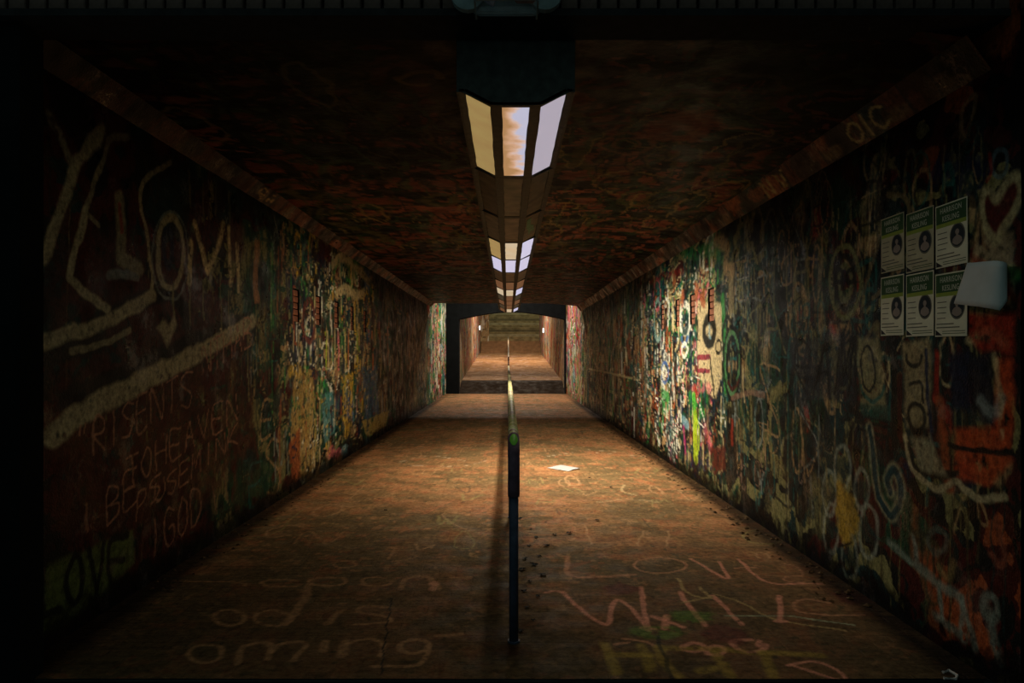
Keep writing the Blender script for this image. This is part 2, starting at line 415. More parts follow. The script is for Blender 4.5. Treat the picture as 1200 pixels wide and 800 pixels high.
def S(cv, P, pts, w, c, alpha=.9, soft=.25, sm=True, dry=0.0):
    q = smooth_pts(pts, 5) if sm and len(pts) > 2 else dense(pts, 6)
    cv.stroke([P(p) for p in q], w, c, alpha, soft, False, dry)
def Pg(cv, P, pts, c, alpha=.9, dry=0.0, soft=.03):
    cv.poly([P(p) for p in dense(list(pts) + [pts[0]], 4)], c, alpha, soft, dry)
def T(cv, P, s, p0, p1, h, w, c, alpha=.85, lean=0.0, dry=0.0):
    n = len(s); h0, h1 = h if hasattr(h, '__len__') else (h, h)
    for i, ch in enumerate(s):
        for pl in GLY.get(ch, []):
            q = []
            for a, b in pl:
                t = (i + a * .72) / n; hh = h0 + (h1 - h0) * t
                q.append((p0[0] + (p1[0] - p0[0]) * t + b * lean, p0[1] + (p1[1] - p0[1]) * t - b * hh))
            S(cv, P, q, w, c, alpha, .3, len(pl) > 3, dry)

# =================================================================== SETTING
D_GAP, D_END = 18.4, 23.0
def depth_axis(w, d0, d1, step_px=1.25, cap=0.030):
    U = [d0]
    while U[-1] < d1:
        d = U[-1]; U.append(d + min(max(step_px * d * d / (w * F), 0.0045), 0.10))
    return np.array(U)
def snap(A, vals):
    A = A.copy()
    for v in vals: A[np.argmin(abs(A - v))] = v
    return A

vent_z = (EYE + .32, EYE + .64)
VL = [ 6.72, 7.5, 8.3, 9.12, 9.95]
VR = [6.62, 7.28, 7.92, 8.7]
VW = 0.19

def base_layer(cv, pals, seed, s=0.5):
    """mottled ground of old coats of paint; pals: list of (u_start, [colours])"""
    n1 = fbm(cv.X, cv.Y, s, seed, 4); n2 = fbm(cv.X, cv.Y, s * .5, seed + 50, 4)
    out = np.zeros_like(cv.C)
    for i, (u0, pal) in enumerate(pals):
        P = np.array(pal); k = len(P)
        q = np.clip((n1 - .28) / .44, 0, .999) * k; j = np.floor(q).astype(int)
        c = P[j % k]; c2 = P[(j * 3 + 1) % k]; m = (n2 > .56)[..., None]
        c = np.where(m, c2, c)
        wgt = np.clip((cv.X + (n2 - .5) * .8 - u0) / .25 + .5, 0, 1)[..., None] if i else 1.0
        out = out * (1 - wgt) + c * wgt
    cv.C[:] = out

def wall_mesh(cv, side, name, top, hole_ds):
    U = cv.U
    holes = [(d - VW / 2, d + VW / 2, *vent_z) for d in hole_ds]
    x = -WL if side < 0 else WR
    def pos(X, Y):
        bump = (fbm(X, Y, .35, 5, 3) - .5) * .008
        return np.stack([x + side * bump * -1, X, Y], -1)
    return cv.mesh(name, pos, M['wall'], holes)

# ---- left wall
UL = snap(depth_axis(WL, 2.82, D_END), [d + s_ * VW / 2 for d in VL for s_ in (-1, 1)])
TOPL, TOPR = EYE + 1.28, EYE + 1.16
VVl = snap(np.concatenate([np.linspace(0, TOPL, 400), np.linspace(TOPL + .03, 3.6, 30)]), vent_z)
cl = Canvas(UL, VVl, 101)
base_layer(cl, [(0, [BLACK, MAROON, MAROON, BLACK, DTEAL]), (4.6, [DTEAL, BLACK, MAROON, DGREEN, OLIVE]),
                (6.2, [DTEAL, DGREEN, TAN, BLACK, OLIVE, MAROON]), (10.5, [BLACK, DTEAL, DGREEN, MAROON, BLACK]), (17.6, [TAN, GREEN, CREAM, MAROON, TEAL, WHITE])], 3, .45)
r_ = (4.7, 7.0, .2, 2.5)
blobs(cl, 30, r_, [DTEAL, DGREEN, OLIVE, BLACK, TEAL, MAROON], (.08, .3))
scribbles(cl, 70, r_, [DGREEN, TEAL, OLIVE, TAN, BLACK, BLACK, GREY], wid=(.01, .03))
r_ = (6.6, 10.8, .25, 2.4)
blobs(cl, 110, r_, [CREAM, DTEAL, TEAL, BLUE, GREEN, BLACK, YELLOW, TAN, RUST, BLACK, NAVY], (.08, .34), dry=.3)
scribbles(cl, 260, r_, [BLACK, NAVY, CREAM, TEAL, GREEN, YELLOW, BLACK, DTEAL, RUST, WHITE], size=(.15, .6), wid=(.012, .05))
r_ = (10.6, 18.2, .2, 2.4)
blobs(cl, 120, r_, [DTEAL, BLACK, DGREEN, MAROON, OLIVE, TAN, TEAL], (.1, .5), .7)
scribbles(cl, 200, r_, [DGREEN, OLIVE, BLACK, TEAL, TAN, GREY, MAROON], size=(.2, .8), wid=(.02, .06))
r_ = (17.8, 23, 0.1, 3.5)
blobs(cl, 120, r_, [WHITE, CREAM, GREEN, TEAL, RED, PINK, SKY, TAN, DGREEN], (.1, .5), .85)
scribbles(cl, 220, r_, [WHITE, TEAL, RED, BLACK, PINK, GREEN, CREAM, NAVY], size=(.3, 1.0), wid=(.03, .09))
streaks(cl, 200, (6.0, 12.0, .4, 2.4), [BLACK, DTEAL, CREAM, BLACK, NAVY, GREEN, OLIVE, RUST, BLACK])
streaks(cl, 160, (12, 18.3, .5, 2.4), [BLACK, DTEAL, OLIVE, BLACK, DGREEN, TAN, MAROON], wid=(.02, .05))
streaks(cl, 160, (2.8, 6.0, .4, 2.4), [BLACK, OLIVE, BLACK, DTEAL, (.05, .03, .02)], wid=(.006, .018), alpha=.6)
scribbles(cl, 200, (6.3, 11.0, .2, 2.4), [BLACK, NAVY, DTEAL, BLACK, CREAM, BLACK, DGREEN], size=(.1, .45), wid=(.008, .026), alpha=.85)
blobs(cl, 60, (6.3, 11.0, .2, 2.4), [BLACK, DTEAL, NAVY, DGREEN, MAROON], (.03, .14), .8, .4)
scribbles(cl, 90, (2.9, 6.0, .2, 2.4), [BLACK, DTEAL, BLACK, (.07, .05, .03)], size=(.1, .5), wid=(.008, .03), alpha=.6)
# near part: broad olive brush letters on maroon and black
BR = (0.24, 0.22, 0.14); BR2 = (0.33, 0.30, 0.19)
Pg(cl, PL, [(60, 300), (120, 260), (290, 380), (300, 520), (200, 640), (60, 640)], MAROON, .75, .4, .1)
for pts in ([(75, 470), (180, 420), (290, 372)], [(110, 380), (200, 345), (230, 420)], [(40, 420), (120, 400)]):
    S(cl, PL, pts, .10, BLACK, .85)
S(cl, PL, [(60, 138), (72, 160), (86, 192)], .055, BR, .9, .3, True, .3)
S(cl, PL, [(120, 152), (100, 180), (88, 196), (70, 250), (50, 302)], .065, BR2, .95, .3, True, .25)
S(cl, PL, [(150, 160), (128, 168), (112, 215), (101, 246)], .04, BR, .9, .3)
S(cl, PL, [(101, 246), (116, 262)], .03, BR, .9)
S(cl, PL, [(101, 246), (88, 295), (80, 325), (126, 362)], .05, BR2, .95, .25, False, .2)
S(cl, PL, [(141, 232), (143, 305), (163, 315)], .09, BR, .9, .25, False)
S(cl, PL, [(141, 240), (143, 272)], .03, RED, .7)
S(cl, PL, [(128, 322), (160, 326)], .05, GREY, .7)
S(cl, PL, [(200, 190), (168, 215), (166, 240), (175, 290), (180, 345)], .035, BR2, .9)
S(cl, PL, [(180, 345), (160, 358), (120, 378), (80, 392), (44, 402)], .075, BR2, .95, .25, True, .2)
S(cl, PL, [(152, 388), (120, 402), (84, 412)], .035, BR, .85)
S(cl, PL, ell(200, 296, 15, 42), .05, BR2, .9)
S(cl, PL, ell(200, 300, 21, 52), .018, GREY, .6)
S(cl, PL, ell(197, 290, 5, 20), .05, NAVY, .8)
for p in ([(228, 262), (236, 290), (243, 318)], [(243, 318), (254, 292), (262, 262)], [(224, 285), (222, 330)], [(268, 268), (270, 330)], [(278, 288), (280, 340)]):
    S(cl, PL, p, .06, CREAM, .9, .3, True, .3)
for x, y0, y1 in ((203, 330, 388), (222, 320, 382), (238, 330, 372), (258, 318, 392), (268, 340, 386), (222, 200, 240), (238, 215, 262), (252, 210, 250), (268, 225, 260), (300, 340, 440), (290, 380, 470)):
    S(cl, PL, [(x, y0), (x + 1, y1)], .022, OLIVE, .8)
S(cl, PL, [(258, 385), (263, 396), (268, 384)], .025, CREAM, .7)
Pg(cl, PL, [(196, 405), (184, 384), (190, 372), (197, 380), (204, 366), (208, 380)], BR2, .9)
S(cl, PL, [(62, 510), (90, 488), (120, 470), (180, 440), (240, 410), (296, 376)], .125, BR2, .95, .2, True, .2)
CH = (0.34, 0.19, 0.13)
T(cl, PL, '"RISENTS', (92, 542), (230, 470), (42, 40), .013, CH)
T(cl, PL, 'TOHEAVEN', (150, 570), (282, 488), (34, 30), .014, CH)
T(cl, PL, 'USEMINK', (182, 592), (282, 516), (26, 24), .014, CH)
T(cl, PL, 'NTHAB', (238, 440), (298, 400), (34, 34), .016, CH)
T(cl, PL, 'BE', (126, 615), (165, 580), (42, 38), .014, CH)
T(cl, PL, 'PS', (160, 610), (192, 575), (32, 28), .014, CH)
T(cl, PL, 'IGOD', (176, 655), (240, 606), (44, 44), .016, CH)
for x, y in ((120, 640), (100, 590), (250, 570), (262, 555)): S(cl, PL, [(x, y), (x + 4, y + 30)], .02, CH, .5)
GB = (0.105, 0.135, 0.045)
Pg(cl, PL, [(49, 668), (80, 652), (156, 622), (158, 660), (110, 706), (75, 735), (49, 748)], GB, .95, .15)
T(cl, PL, 'LOVE', (52, 722), (156, 672), (62, 46), .035, BLACK, .95)
# chalky marks round the lit stretch of the left wall
Pg(cl, PL, [(345, 440), (366, 430), (372, 520), (366, 556), (346, 560), (340, 500)], (.38, .27, .10), .8, .42)
Pg(cl, PL, [(338, 520), (352, 500), (352, 560), (342, 565)], RUST, .8, .2)
Pg(cl, PL, [(376, 462), (390, 458), (393, 505), (381, 520)], (.10, .26, .26), .8, .42)
Pg(cl, PL, [(399, 440), (414, 436), (412, 500), (404, 520)], YELLOW, .7, .48)
Pg(cl, PL, [(424, 430), (442, 428), (444, 488), (428, 492)], (.05, .12, .20), .8, .4)
Pg(cl, PL, [(424, 494), (456, 480), (452, 500), (430, 512)], (.42, .30, .10), .85, .25)
for xx in (380, 388, 430, 437): S(cl, PL, [(xx, 455), (xx + 1, 505)], .03, NAVY, .8)
S(cl, PL, [(390, 310), (398, 302), (410, 306), (422, 318), (432, 330)], .12, CREAM, .85, .3, True, .3)
S(cl, PL, [(395, 345), (405, 338), (418, 346), (430, 340)], .13, CREAM, .85, .3, True, .25)
S(cl, PL, [(398, 305), (400, 345)], .05, CREAM, .8); S(cl, PL, [(412, 310), (413, 350)], .05, CREAM, .8)
S(cl, PL, [(415, 304), (430, 308), (442, 314)], .14, GREEN, .85, .4)
S(cl, PL, ell(429, 363, 4, 20), .05, YELLOW, .85)
S(cl, PL, ell(362, 376, 7, 24), .07, (.16, .05, .04), .9)
for x, c in ((392, CREAM), (396, PINK), (404, CREAM), (418, LIME), (421, YELLOW), (430, CREAM), (436, ORANGE), (382, LIME), (372, OLIVE), (384, CREAM), (408, ORANGE)):
    S(cl, PL, [(x, 390), (x + 1, 432)], .05, c, .8)
for x in (300, 303): S(cl, PL, [(x, 285), (x - 2, 330), (x, 352)], .06, (.30, .16, .07), .85)
S(cl, PL, [(384, 545), (404, 520), (430, 516), (456, 500)], .05, BLACK, .9)
for x0, y0, c in ((388, 530, PINK), (396, 532, PINK), (404, 528, SKY), (416, 530, GREY), (430, 518, SKY), (380, 548, GREY)): cl.blob(*PL((x0, y0)), .22, .08, c, .7, .3)
scribbles(cl, 70, (6.2, 11.0, .2, 2.35), [BLACK, NAVY, BLACK, DGREEN], size=(.1, .4), wid=(.008, .02), alpha=.8)
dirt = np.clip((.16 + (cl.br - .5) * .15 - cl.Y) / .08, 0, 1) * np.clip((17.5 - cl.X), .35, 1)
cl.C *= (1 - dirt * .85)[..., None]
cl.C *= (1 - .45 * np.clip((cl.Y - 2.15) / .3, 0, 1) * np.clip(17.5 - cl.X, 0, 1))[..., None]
cl.C = cl.C ** 1.25 * 1.25
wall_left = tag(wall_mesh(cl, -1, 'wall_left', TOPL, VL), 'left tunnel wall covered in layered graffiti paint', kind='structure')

# ---- right wall
UR = snap(depth_axis(WR, 2.62, D_END), [d + s_ * VW / 2 for d in VR for s_ in (-1, 1)])
VVr = snap(np.concatenate([np.linspace(0, TOPR, 400), np.linspace(TOPR + .03, 3.6, 30)]), vent_z)
cr = Canvas(UR, VVr, 202)
base_layer(cr, [(0, [MAROON, BLACK, OLIVE, BLACK, MAROON, RUST]), (3.15, [BLACK, DTEAL, OLIVE, BLACK, MAROON, DGREEN]), (4.6, [DTEAL, BLACK, OLIVE, DGREEN, BLACK]),
                (6.4, [DGREEN, BLACK, TAN, DGREEN, OLIVE, MAROON]), (9.5, [DGREEN, MAROON, BLACK, OLIVE, TAN]), (17.6, [TAN, PINK, CREAM, MAROON, GREEN, WHITE])], 33, .45)
r_ = (2.7, 4.6, .75, 2.35)
blobs(cr, 60, r_, [BLACK, DTEAL, OLIVE, TAN, BLACK, RED, NAVY], (.04, .16), dry=.35)
scribbles(cr, 130, r_, [BLACK, DTEAL, TAN, OLIVE, BLACK, CREAM, TEAL], size=(.1, .4), wid=(.008, .03), alpha=.7)
r_ = (4.2, 6.3, .3, 2.3)
blobs(cr, 50, r_, [DTEAL, BLACK, OLIVE, DGREEN, TAN, BLACK], (.06, .25), .7, .3)
scribbles(cr, 150, r_, [DTEAL, OLIVE, BLACK, TEAL, TAN, BLACK, GREY], size=(.15, .5), wid=(.01, .03), alpha=.75)
r_ = (6.3, 10.2, .25, 2.35)
blobs(cr, 90, r_, [DGREEN, GREEN, BLACK, CREAM, TEAL, RUST, NAVY, TAN, WHITE, BLACK], (.06, .30), dry=.3)
scribbles(cr, 280, r_, [BLACK, NAVY, CREAM, TEAL, GREEN, WHITE, RUST, DGREEN, BLACK, MAROON, PINK], size=(.15, .6), wid=(.012, .045))
r_ = (9.8, 18.2, .2, 2.35)
blobs(cr, 130, r_, [DGREEN, MAROON, OLIVE, TAN, BLACK, RUST, TEAL], (.1, .5), .75)
scribbles(cr, 240, r_, [DGREEN, TAN, CREAM, BLACK, TEAL, RUST, OLIVE, GREEN], size=(.2, .9), wid=(.02, .06))
r_ = (17.8, 23, 0.1, 3.5)
blobs(cr, 120, r_, [WHITE, CREAM, GREEN, RED, PINK, MAG, TAN, ORANGE, SKY], (.1, .5), .85)
scribbles(cr, 220, r_, [WHITE, TEAL, RED, BLACK, PINK, GREEN, CREAM], size=(.3, 1.0), wid=(.03, .09))
streaks(cr, 200, (6.0, 12.0, .4, 2.4), [BLACK, DGREEN, CREAM, BLACK, DTEAL, TAN, MAROON, WHITE, BLACK])
streaks(cr, 160, (12, 18.3, .5, 2.4), [BLACK, DTEAL, OLIVE, BLACK, DGREEN, TAN, MAROON], wid=(.02, .05))
streaks(cr, 160, (2.8, 6.0, .4, 2.4), [BLACK, OLIVE, BLACK, DTEAL, (.05, .03, .02)], wid=(.006, .018), alpha=.6)
scribbles(cr, 200, (6.0, 11.0, .2, 2.35), [BLACK, NAVY, DTEAL, BLACK, CREAM, BLACK, DGREEN, WHITE], size=(.1, .45), wid=(.008, .024), alpha=.85)
blobs(cr, 60, (6.0, 11.0, .2, 2.35), [BLACK, DTEAL, NAVY, DGREEN, MAROON], (.03, .12), .8, .4)
scribbles(cr, 90, (2.7, 6.0, .2, 2.3), [BLACK, DTEAL, BLACK, (.07, .06, .03)], size=(.1, .4), wid=(.006, .02), alpha=.7)
# right, lit stretch
Pg(cr, PR, [(817, 352), (846, 356), (846, 440), (838, 470), (818, 440)], (.50, .42, .25), .95, .12)
S(cr, PR, ell(831, 388, 6, 14), .12, BLACK, .95); S(cr, PR, [(831, 380), (832, 396)], .03, SKY, .8)
S(cr, PR, [(847, 350), (849, 400), (850, 455)], .10, GREEN, .9)
S(cr, PR, [(857, 318), (857, 358)], .13, (.24, .20, .11), .9)
S(cr, PR, ell(853, 395, 6, 24, a0=2, a1=6), .05, BLACK, .9)
for rx, ry in ((10, 42), (6, 30)): S(cr, PR, ell(858, 425, rx, ry), .045, BLACK, .9)
S(cr, PR, ell(858, 425, 8, 36), .04, (.10, .22, .10), .9)
S(cr, PR, [(851, 418), (856, 412)], .04, BLACK); S(cr, PR, [(860, 414), (866, 412)], .04, BLACK); S(cr, PR, [(852, 448), (859, 456), (866, 446)], .04, MAROON)
S(cr, PR, ell(842, 407, 3, 8), .03, BLACK)
S(cr, PR, [(818, 420), (818, 440)], .05, (.25, .03, .06)); S(cr, PR, [(818, 419), (832, 419)], .05, (.25, .03, .06)); S(cr, PR, [(818, 434), (831, 434)], .05, (.25, .03, .06)); S(cr, PR, [(832, 419), (838, 470), (842, 500)], .04, BLACK); S(cr, PR, [(820, 440), (818, 485)], .04, BLACK)
S(cr, PR, ell(803, 372, 6, 16), .09, WHITE, .9, .3, True, .2); S(cr, PR, ell(803, 380, 3, 8), .08, DTEAL, .9)
S(cr, PR, [(799, 396), (802, 404), (806, 394)], .06, BLUE, .9); S(cr, PR, ell(802, 410, 3, 8), .05, WHITE, .9)
S(cr, PR, [(788, 358), (789, 384)], .10, CREAM, .9); S(cr, PR, [(794, 380), (796, 396), (792, 410)], .05, CREAM, .8)
S(cr, PR, [(782, 385), (781, 410)], .09, RUST, .9); S(cr, PR, ell(770, 345, 4, 18), .05, PINK, .7)
S(cr, PR, ell(771, 375, 4, 24), .07, (.25, .36, .32), .75)
S(cr, PR, [(776, 440), (778, 462)], .16, WHITE, .85, .4, True, .25); S(cr, PR, [(788, 440), (790, 465)], .1, (.45, .42, .34), .8, .4, True, .25)
S(cr, PR, ell(779, 436, 4, 12), .04, BLUE, .8); S(cr, PR, [(776, 460), (783, 466)], .12, GREEN, .8)
S(cr, PR, [(812, 456), (832, 454)], .10, PINK, .6, .4, True, .42); S(cr, PR, [(814, 455), (816, 463)], .1, RED, .85)
S(cr, PR, [(813, 466), (815, 500)], .13, (.10, .38, .06), .9); S(cr, PR, [(815, 490), (815, 535)], .15, (.36, .44, .03), .9, .3, True, .25)
S(cr, PR, ell(816, 512, 3.5, 20), .035, LIME, .9); S(cr, PR, [(801, 500), (803, 530)], .07, MAG, .75); S(cr, PR, [(800, 492), (806, 498)], .1, SKY, .7)
S(cr, PR, [(826, 500), (832, 522)], .12, PINK, .5, .5, True, .4); S(cr, PR, [(858, 494), (858, 520)], .06, RED, .7)
S(cr, PR, [(842, 505), (848, 516), (846, 545), (842, 556)], .025, CREAM, .7); S(cr, PR, [(858, 466), (878, 460), (896, 464)], .05, (.28, .17, .12), .6); S(cr, PR, [(870, 430), (872, 470)], .03, CREAM, .6)
Pg(cr, PR, [(832, 524), (850, 522), (850, 550), (836, 556)], (.12, .03, .02), .9, .15)
S(cr, PR, [(800, 292), (812, 296), (830, 292), (846, 300)], .14, GREEN, .6, .5, True, .4)
S(cr, PR, [(842, 282), (852, 290), (850, 310), (858, 318)], .13, TAN, .8, .4, True, .3)
S(cr, PR, [(762, 330), (780, 322), (800, 318)], .08, RED, .6, .5, True, .4)
for x, y in ((816, 342), (824, 350), (800, 350)): cr.blob(*PR((x, y)), .1, .12, (.36, .12, .05), .8)
for x in (700, 712, 724, 738, 745, 752): S(cr, PR, [(x, 398), (x + 2, 470)], .07, (TAN, RUST, DGREEN, CREAM)[x % 4], .6, .4, True, .35)
S(cr, PR, [(690, 432), (715, 437), (745, 444)], .04, CREAM, .6)
# right, near stretch
S(cr, PR, ell(902, 300, 14, 16, a0=1), .04, BLACK, .6)
for rx, ry, c in ((17, 42, (.19, .20, .09)), (11, 30, BLACK), (7, 20, (.17, .18, .09))): S(cr, PR, ell(990, 330, rx, ry), .035, c, .85)
S(cr, PR, ell(984, 322, 4, 8), .03, BLACK); S(cr, PR, ell(996, 322, 4, 8), .03, BLACK)
S(cr, PR, [(963, 300), (960, 340), (966, 380)], .05, (.22, .19, .11), .8, .3, True, .3)
T(cr, PR, 'MAM', (925, 462), (1008, 470), (68, 80), .035, (.015, .018, .02), .9, 6)
Pg(cr, PR, [(925, 400), (1000, 388), (1002, 470), (930, 466)], (.05, .06, .075), .45)
T(cr, PR, 'RAM', (928, 460), (1002, 462), (60, 66), .022, BLACK, .9, 6)
S(cr, PR, [(1040, 228), (1056, 226), (1064, 244), (1060, 290), (1040, 330), (1022, 350)], .03, (.22, .17, .09), .7)
S(cr, PR, [(1010, 345), (1024, 300), (1032, 268)], .03, (.2, .17, .1), .6)
S(cr, PR, [(1012, 400), (1030, 380), (1016, 470)], .03, (.2, .17, .1), .6)
for x in (868, 885, 905): S(cr, PR, [(x, 320), (x + 2, 400)], .03, GREY, .4, .5, True, .4)
# skull faces and letters under the posters
Pg(cr, PR, [(1004, 396), (1030, 396), (1034, 430), (1040, 480), (1008, 476)], (.26, .24, .13), .8, .2)
S(cr, PR, ell(1017, 432, 8, 26), .02, BLACK, .95); S(cr, PR, ell(1022, 450, 14, 20, a0=0, a1=3.1), .025, TEAL, .8)
for a, b in (((1000, 484), (1044, 492)), ((1002, 494), (1046, 498)), ((1004, 502), (1040, 510))): S(cr, PR, [a, b], .02, BLACK, .9)
S(cr, PR, [(1010, 480), (1050, 484)], .07, (.02, .11, .09), .6)
Pg(cr, PR, [(1058, 400), (1092, 400), (1090, 500), (1062, 500)], (.30, .25, .14), .85, .15)
S(cr, PR, ell(1072, 418, 9, 12, a0=0, a1=3.3), .022, BLACK); S(cr, PR, [(1066, 452), (1080, 450), (1082, 470)], .02, BLACK); S(cr, PR, ell(1074, 488, 9, 16), .025, BLACK)
S(cr, PR, [(1086, 410), (1088, 470), (1092, 520)], .022, NAVY); S(cr, PR, [(1048, 398), (1050, 520)], .06, BLACK, .9); S(cr, PR, [(1055, 440), (1056, 510)], .04, MAROON, .9)
S(cr, PR, [(1098, 412), (1096, 470)], .035, RED, .9, .4, True, .2); S(cr, PR, [(1100, 470), (1108, 540), (1112, 570)], .06, RUST, .8, .4, True, .25)
Pg(cr, PR, [(1112, 412), (1136, 408), (1138, 480), (1114, 478)], (.010, .022, .05), .95)
Pg(cr, PR, [(1134, 420), (1160, 412), (1168, 500), (1150, 496), (1138, 470)], (.015, .02, .035), .9, .1)
S(cr, PR, [(1136, 396), (1160, 388), (1178, 400)], .05, CREAM, .8, .4, True, .3)
Pg(cr, PR, [(1168, 420), (1188, 420), (1186, 540), (1160, 570), (1120, 560), (1118, 500), (1164, 500)], (.42, .08, .025), .85, .25)
Pg(cr, PR, [(1134, 366), (1190, 366), (1190, 412), (1150, 412), (1134, 392)], (.30, .04, .02), .85, .25)
Pg(cr, PR, [(1134, 314), (1146, 278), (1186, 272), (1190, 330), (1186, 360)], (.32, .26, .16), .85, .35)
Pg(cr, PR, [(1136, 300), (1180, 318), (1190, 352), (1150, 330)], (.34, .05, .025), .8, .3)
S(cr, PR, [(1176, 318), (1192, 324)], .05, GREEN, .5, .5)
S(cr, PR, [(1148, 470), (1156, 482), (1166, 486), (1172, 470)], .05, GREY, .7, .4, True, .4)
S(cr, PR, [(1166, 418), (1172, 470), (1172, 510)], .03, CREAM, .5, .5, True, .4)
S(cr, PR, [(1112, 520), (1150, 526), (1188, 530)], .025, BLACK, .95)
# heart outlined in cream
HRT = [(1168, 280), (1154, 262), (1150, 236), (1160, 222), (1170, 232), (1180, 214), (1192, 206), (1196, 222), (1186, 250), (1168, 280)]
Pg(cr, PR, HRT[:-1], (.10, .02, .015), .9); S(cr, PR, HRT, .04, (.36, .32, .18), .85, .4, True, .25)
S(cr, PR, ell(1173, 190, 9, 16), .02, (.10, .16, .18), .7); S(cr, PR, [(1160, 180), (1164, 200), (1158, 212)], .02, RED, .6)
# cream wavy line, spiral, flower, grey sprayed letters
S(cr, PR, [(1060, 510), (1066, 540), (1080, 562), (1100, 572), (1118, 562), (1132, 576), (1150, 588), (1176, 582)], .035, (.38, .33, .20), .85, .35, True, .2)
S(cr, PR, [(1064, 520), (1074, 548), (1096, 556), (1122, 552)], .03, BLACK, .9)
Pg(cr, PR, [(1066, 512), (1090, 508), (1100, 540), (1110, 556), (1080, 552)], (.30, .27, .17), .8, .2)
SP = [(1018, 500), (1024, 540), (1030, 580), (1044, 602), (1054, 590), (1056, 566), (1048, 548), (1040, 560), (1044, 576)]
S(cr, PR, SP, .075, (.30, .30, .19), .8, .3); S(cr, PR, SP, .045, (.012, .055, .065), .95)
for c_, rx, ry in (((988, 548), 9, 26), ((972, 578), 8, 26), ((1010, 572), 8, 22), ((974, 640 - 20), 9, 28), ((1018, 622), 11, 30), ((996, 652), 9, 26)):
    S(cr, PR, ell(*c_, rx, ry), .028, (.30, .33, .27), .6, .5, True, .15)
    cr.blob(*PR(c_), .10, .07, DTEAL, .6)
cr.blob(*PR((991, 604)), .15, .17, (.32, .22, .04), .9)
S(cr, PR, [(984, 572), (992, 630)], .08, (.36, .25, .05), .85)
S(cr, PR, [(984, 640), (998, 634)], .015, BLACK)
GS = (.20, .24, .20)
for pts, w in (([(1042, 636), (1060, 650), (1090, 676), (1126, 700)], .045), ([(1100, 690), (1104, 724)], .03), ([(1097, 722), (1130, 748)], .045), ([(1126, 700), (1128, 742)], .03), ([(1126, 700), (1142, 760)], .035), ([(1070, 630), (1074, 654)], .03)):
    S(cr, PR, pts, w, GS, .75, .5, True, .2)
S(cr, PR, ell(1160, 712, 9, 14, a0=2.4, a1=7.6), .035, GS, .7, .5); S(cr, PR, [(1158, 716), (1164, 748), (1170, 772)], .05, GS, .6, .6, True, .25)
S(cr, PR, ell(1098, 634, 10, 14), .03, (.13, .15, .12), .6, .5); S(cr, PR, [(1100, 664), (1112, 676), (1118, 660)], .04, (.22, .17, .08), .7, .5)
S(cr, PR, [(1168, 610), (1178, 640), (1172, 664), (1160, 650)], .03, (.28, .10, .06), .6, .5)
for x, y, c in ((968, 540, (.3, .25, .1)), (958, 500, OLIVE), (880, 470, OLIVE), (895, 500, TAN), (912, 480, OLIVE), (940, 520, TAN), (950, 560, GREY)):
    S(cr, PR, [(x, y), (x + 3, y + 45)], .03, c, .5, .5, True, .35)
for x, y in ((866, 545), (872, 560), (888, 556), (895, 540), (938, 552)): S(cr, PR, ell(x, y, 3, 14), .012, (.3, .2, .15), .6)
scribbles(cr, 70, (6.2, 11.0, .2, 2.35), [BLACK, NAVY, BLACK, DGREEN], size=(.1, .4), wid=(.008, .02), alpha=.8)
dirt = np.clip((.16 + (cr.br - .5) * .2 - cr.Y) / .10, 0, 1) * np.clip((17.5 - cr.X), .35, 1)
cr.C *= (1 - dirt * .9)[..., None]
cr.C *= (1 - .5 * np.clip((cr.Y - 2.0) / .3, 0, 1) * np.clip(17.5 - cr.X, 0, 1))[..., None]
cr.C = cr.C ** 1.25 * 1.25
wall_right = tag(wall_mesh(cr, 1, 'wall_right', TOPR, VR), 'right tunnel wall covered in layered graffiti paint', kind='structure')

# brick patches set in the vent slots of both walls
bmx = bmesh.new(); box(bmx, 0, 0.05, -VW / 2 + .004, VW / 2 - .004, 0.003, 0.0585, 0.004)
brick_me = bpy.data.meshes.new('brick'); bmesh.ops.recalc_face_normals(bmx, faces=bmx.faces); bmx.to_mesh(brick_me); bmx.free(); brick_me.materials.append(M['brick_or'])
for side, ds, par in ((-1, VL, wall_left), (1, VR, wall_right)):
    xw = -WL if side < 0 else WR
    bm = bmesh.new()
    for d in ds:   # mortar lining behind the bricks
        x0, x1 = sorted((xw + side * .06, xw + side * .09))
        box(bm, x0, x1, d - VW / 2 - .01, d + VW / 2 + .01, vent_z[0] - .01, vent_z[1] + .01)
        for yy in (d - VW / 2 - .006, d + VW / 2 + .002): box(bm, *sorted((xw + side * .001, xw + side * .07)), yy, yy + .004, vent_z[0], vent_z[1])
        for zz in (vent_z[0] - .004, vent_z[1]): box(bm, *sorted((xw + side * .001, xw + side * .07)), d - VW / 2, d + VW / 2, zz, zz + .004)
    ob = obj('mortar_bed', bm, M['mortar_dark'], par)
    for d in ds:
        for k in range(5):
            b = link_mesh('brick', brick_me, par, (xw + side * (.012 + random.uniform(0, .008)) - (0.05 if side < 0 else 0), d, vent_z[0] + k * .0635))
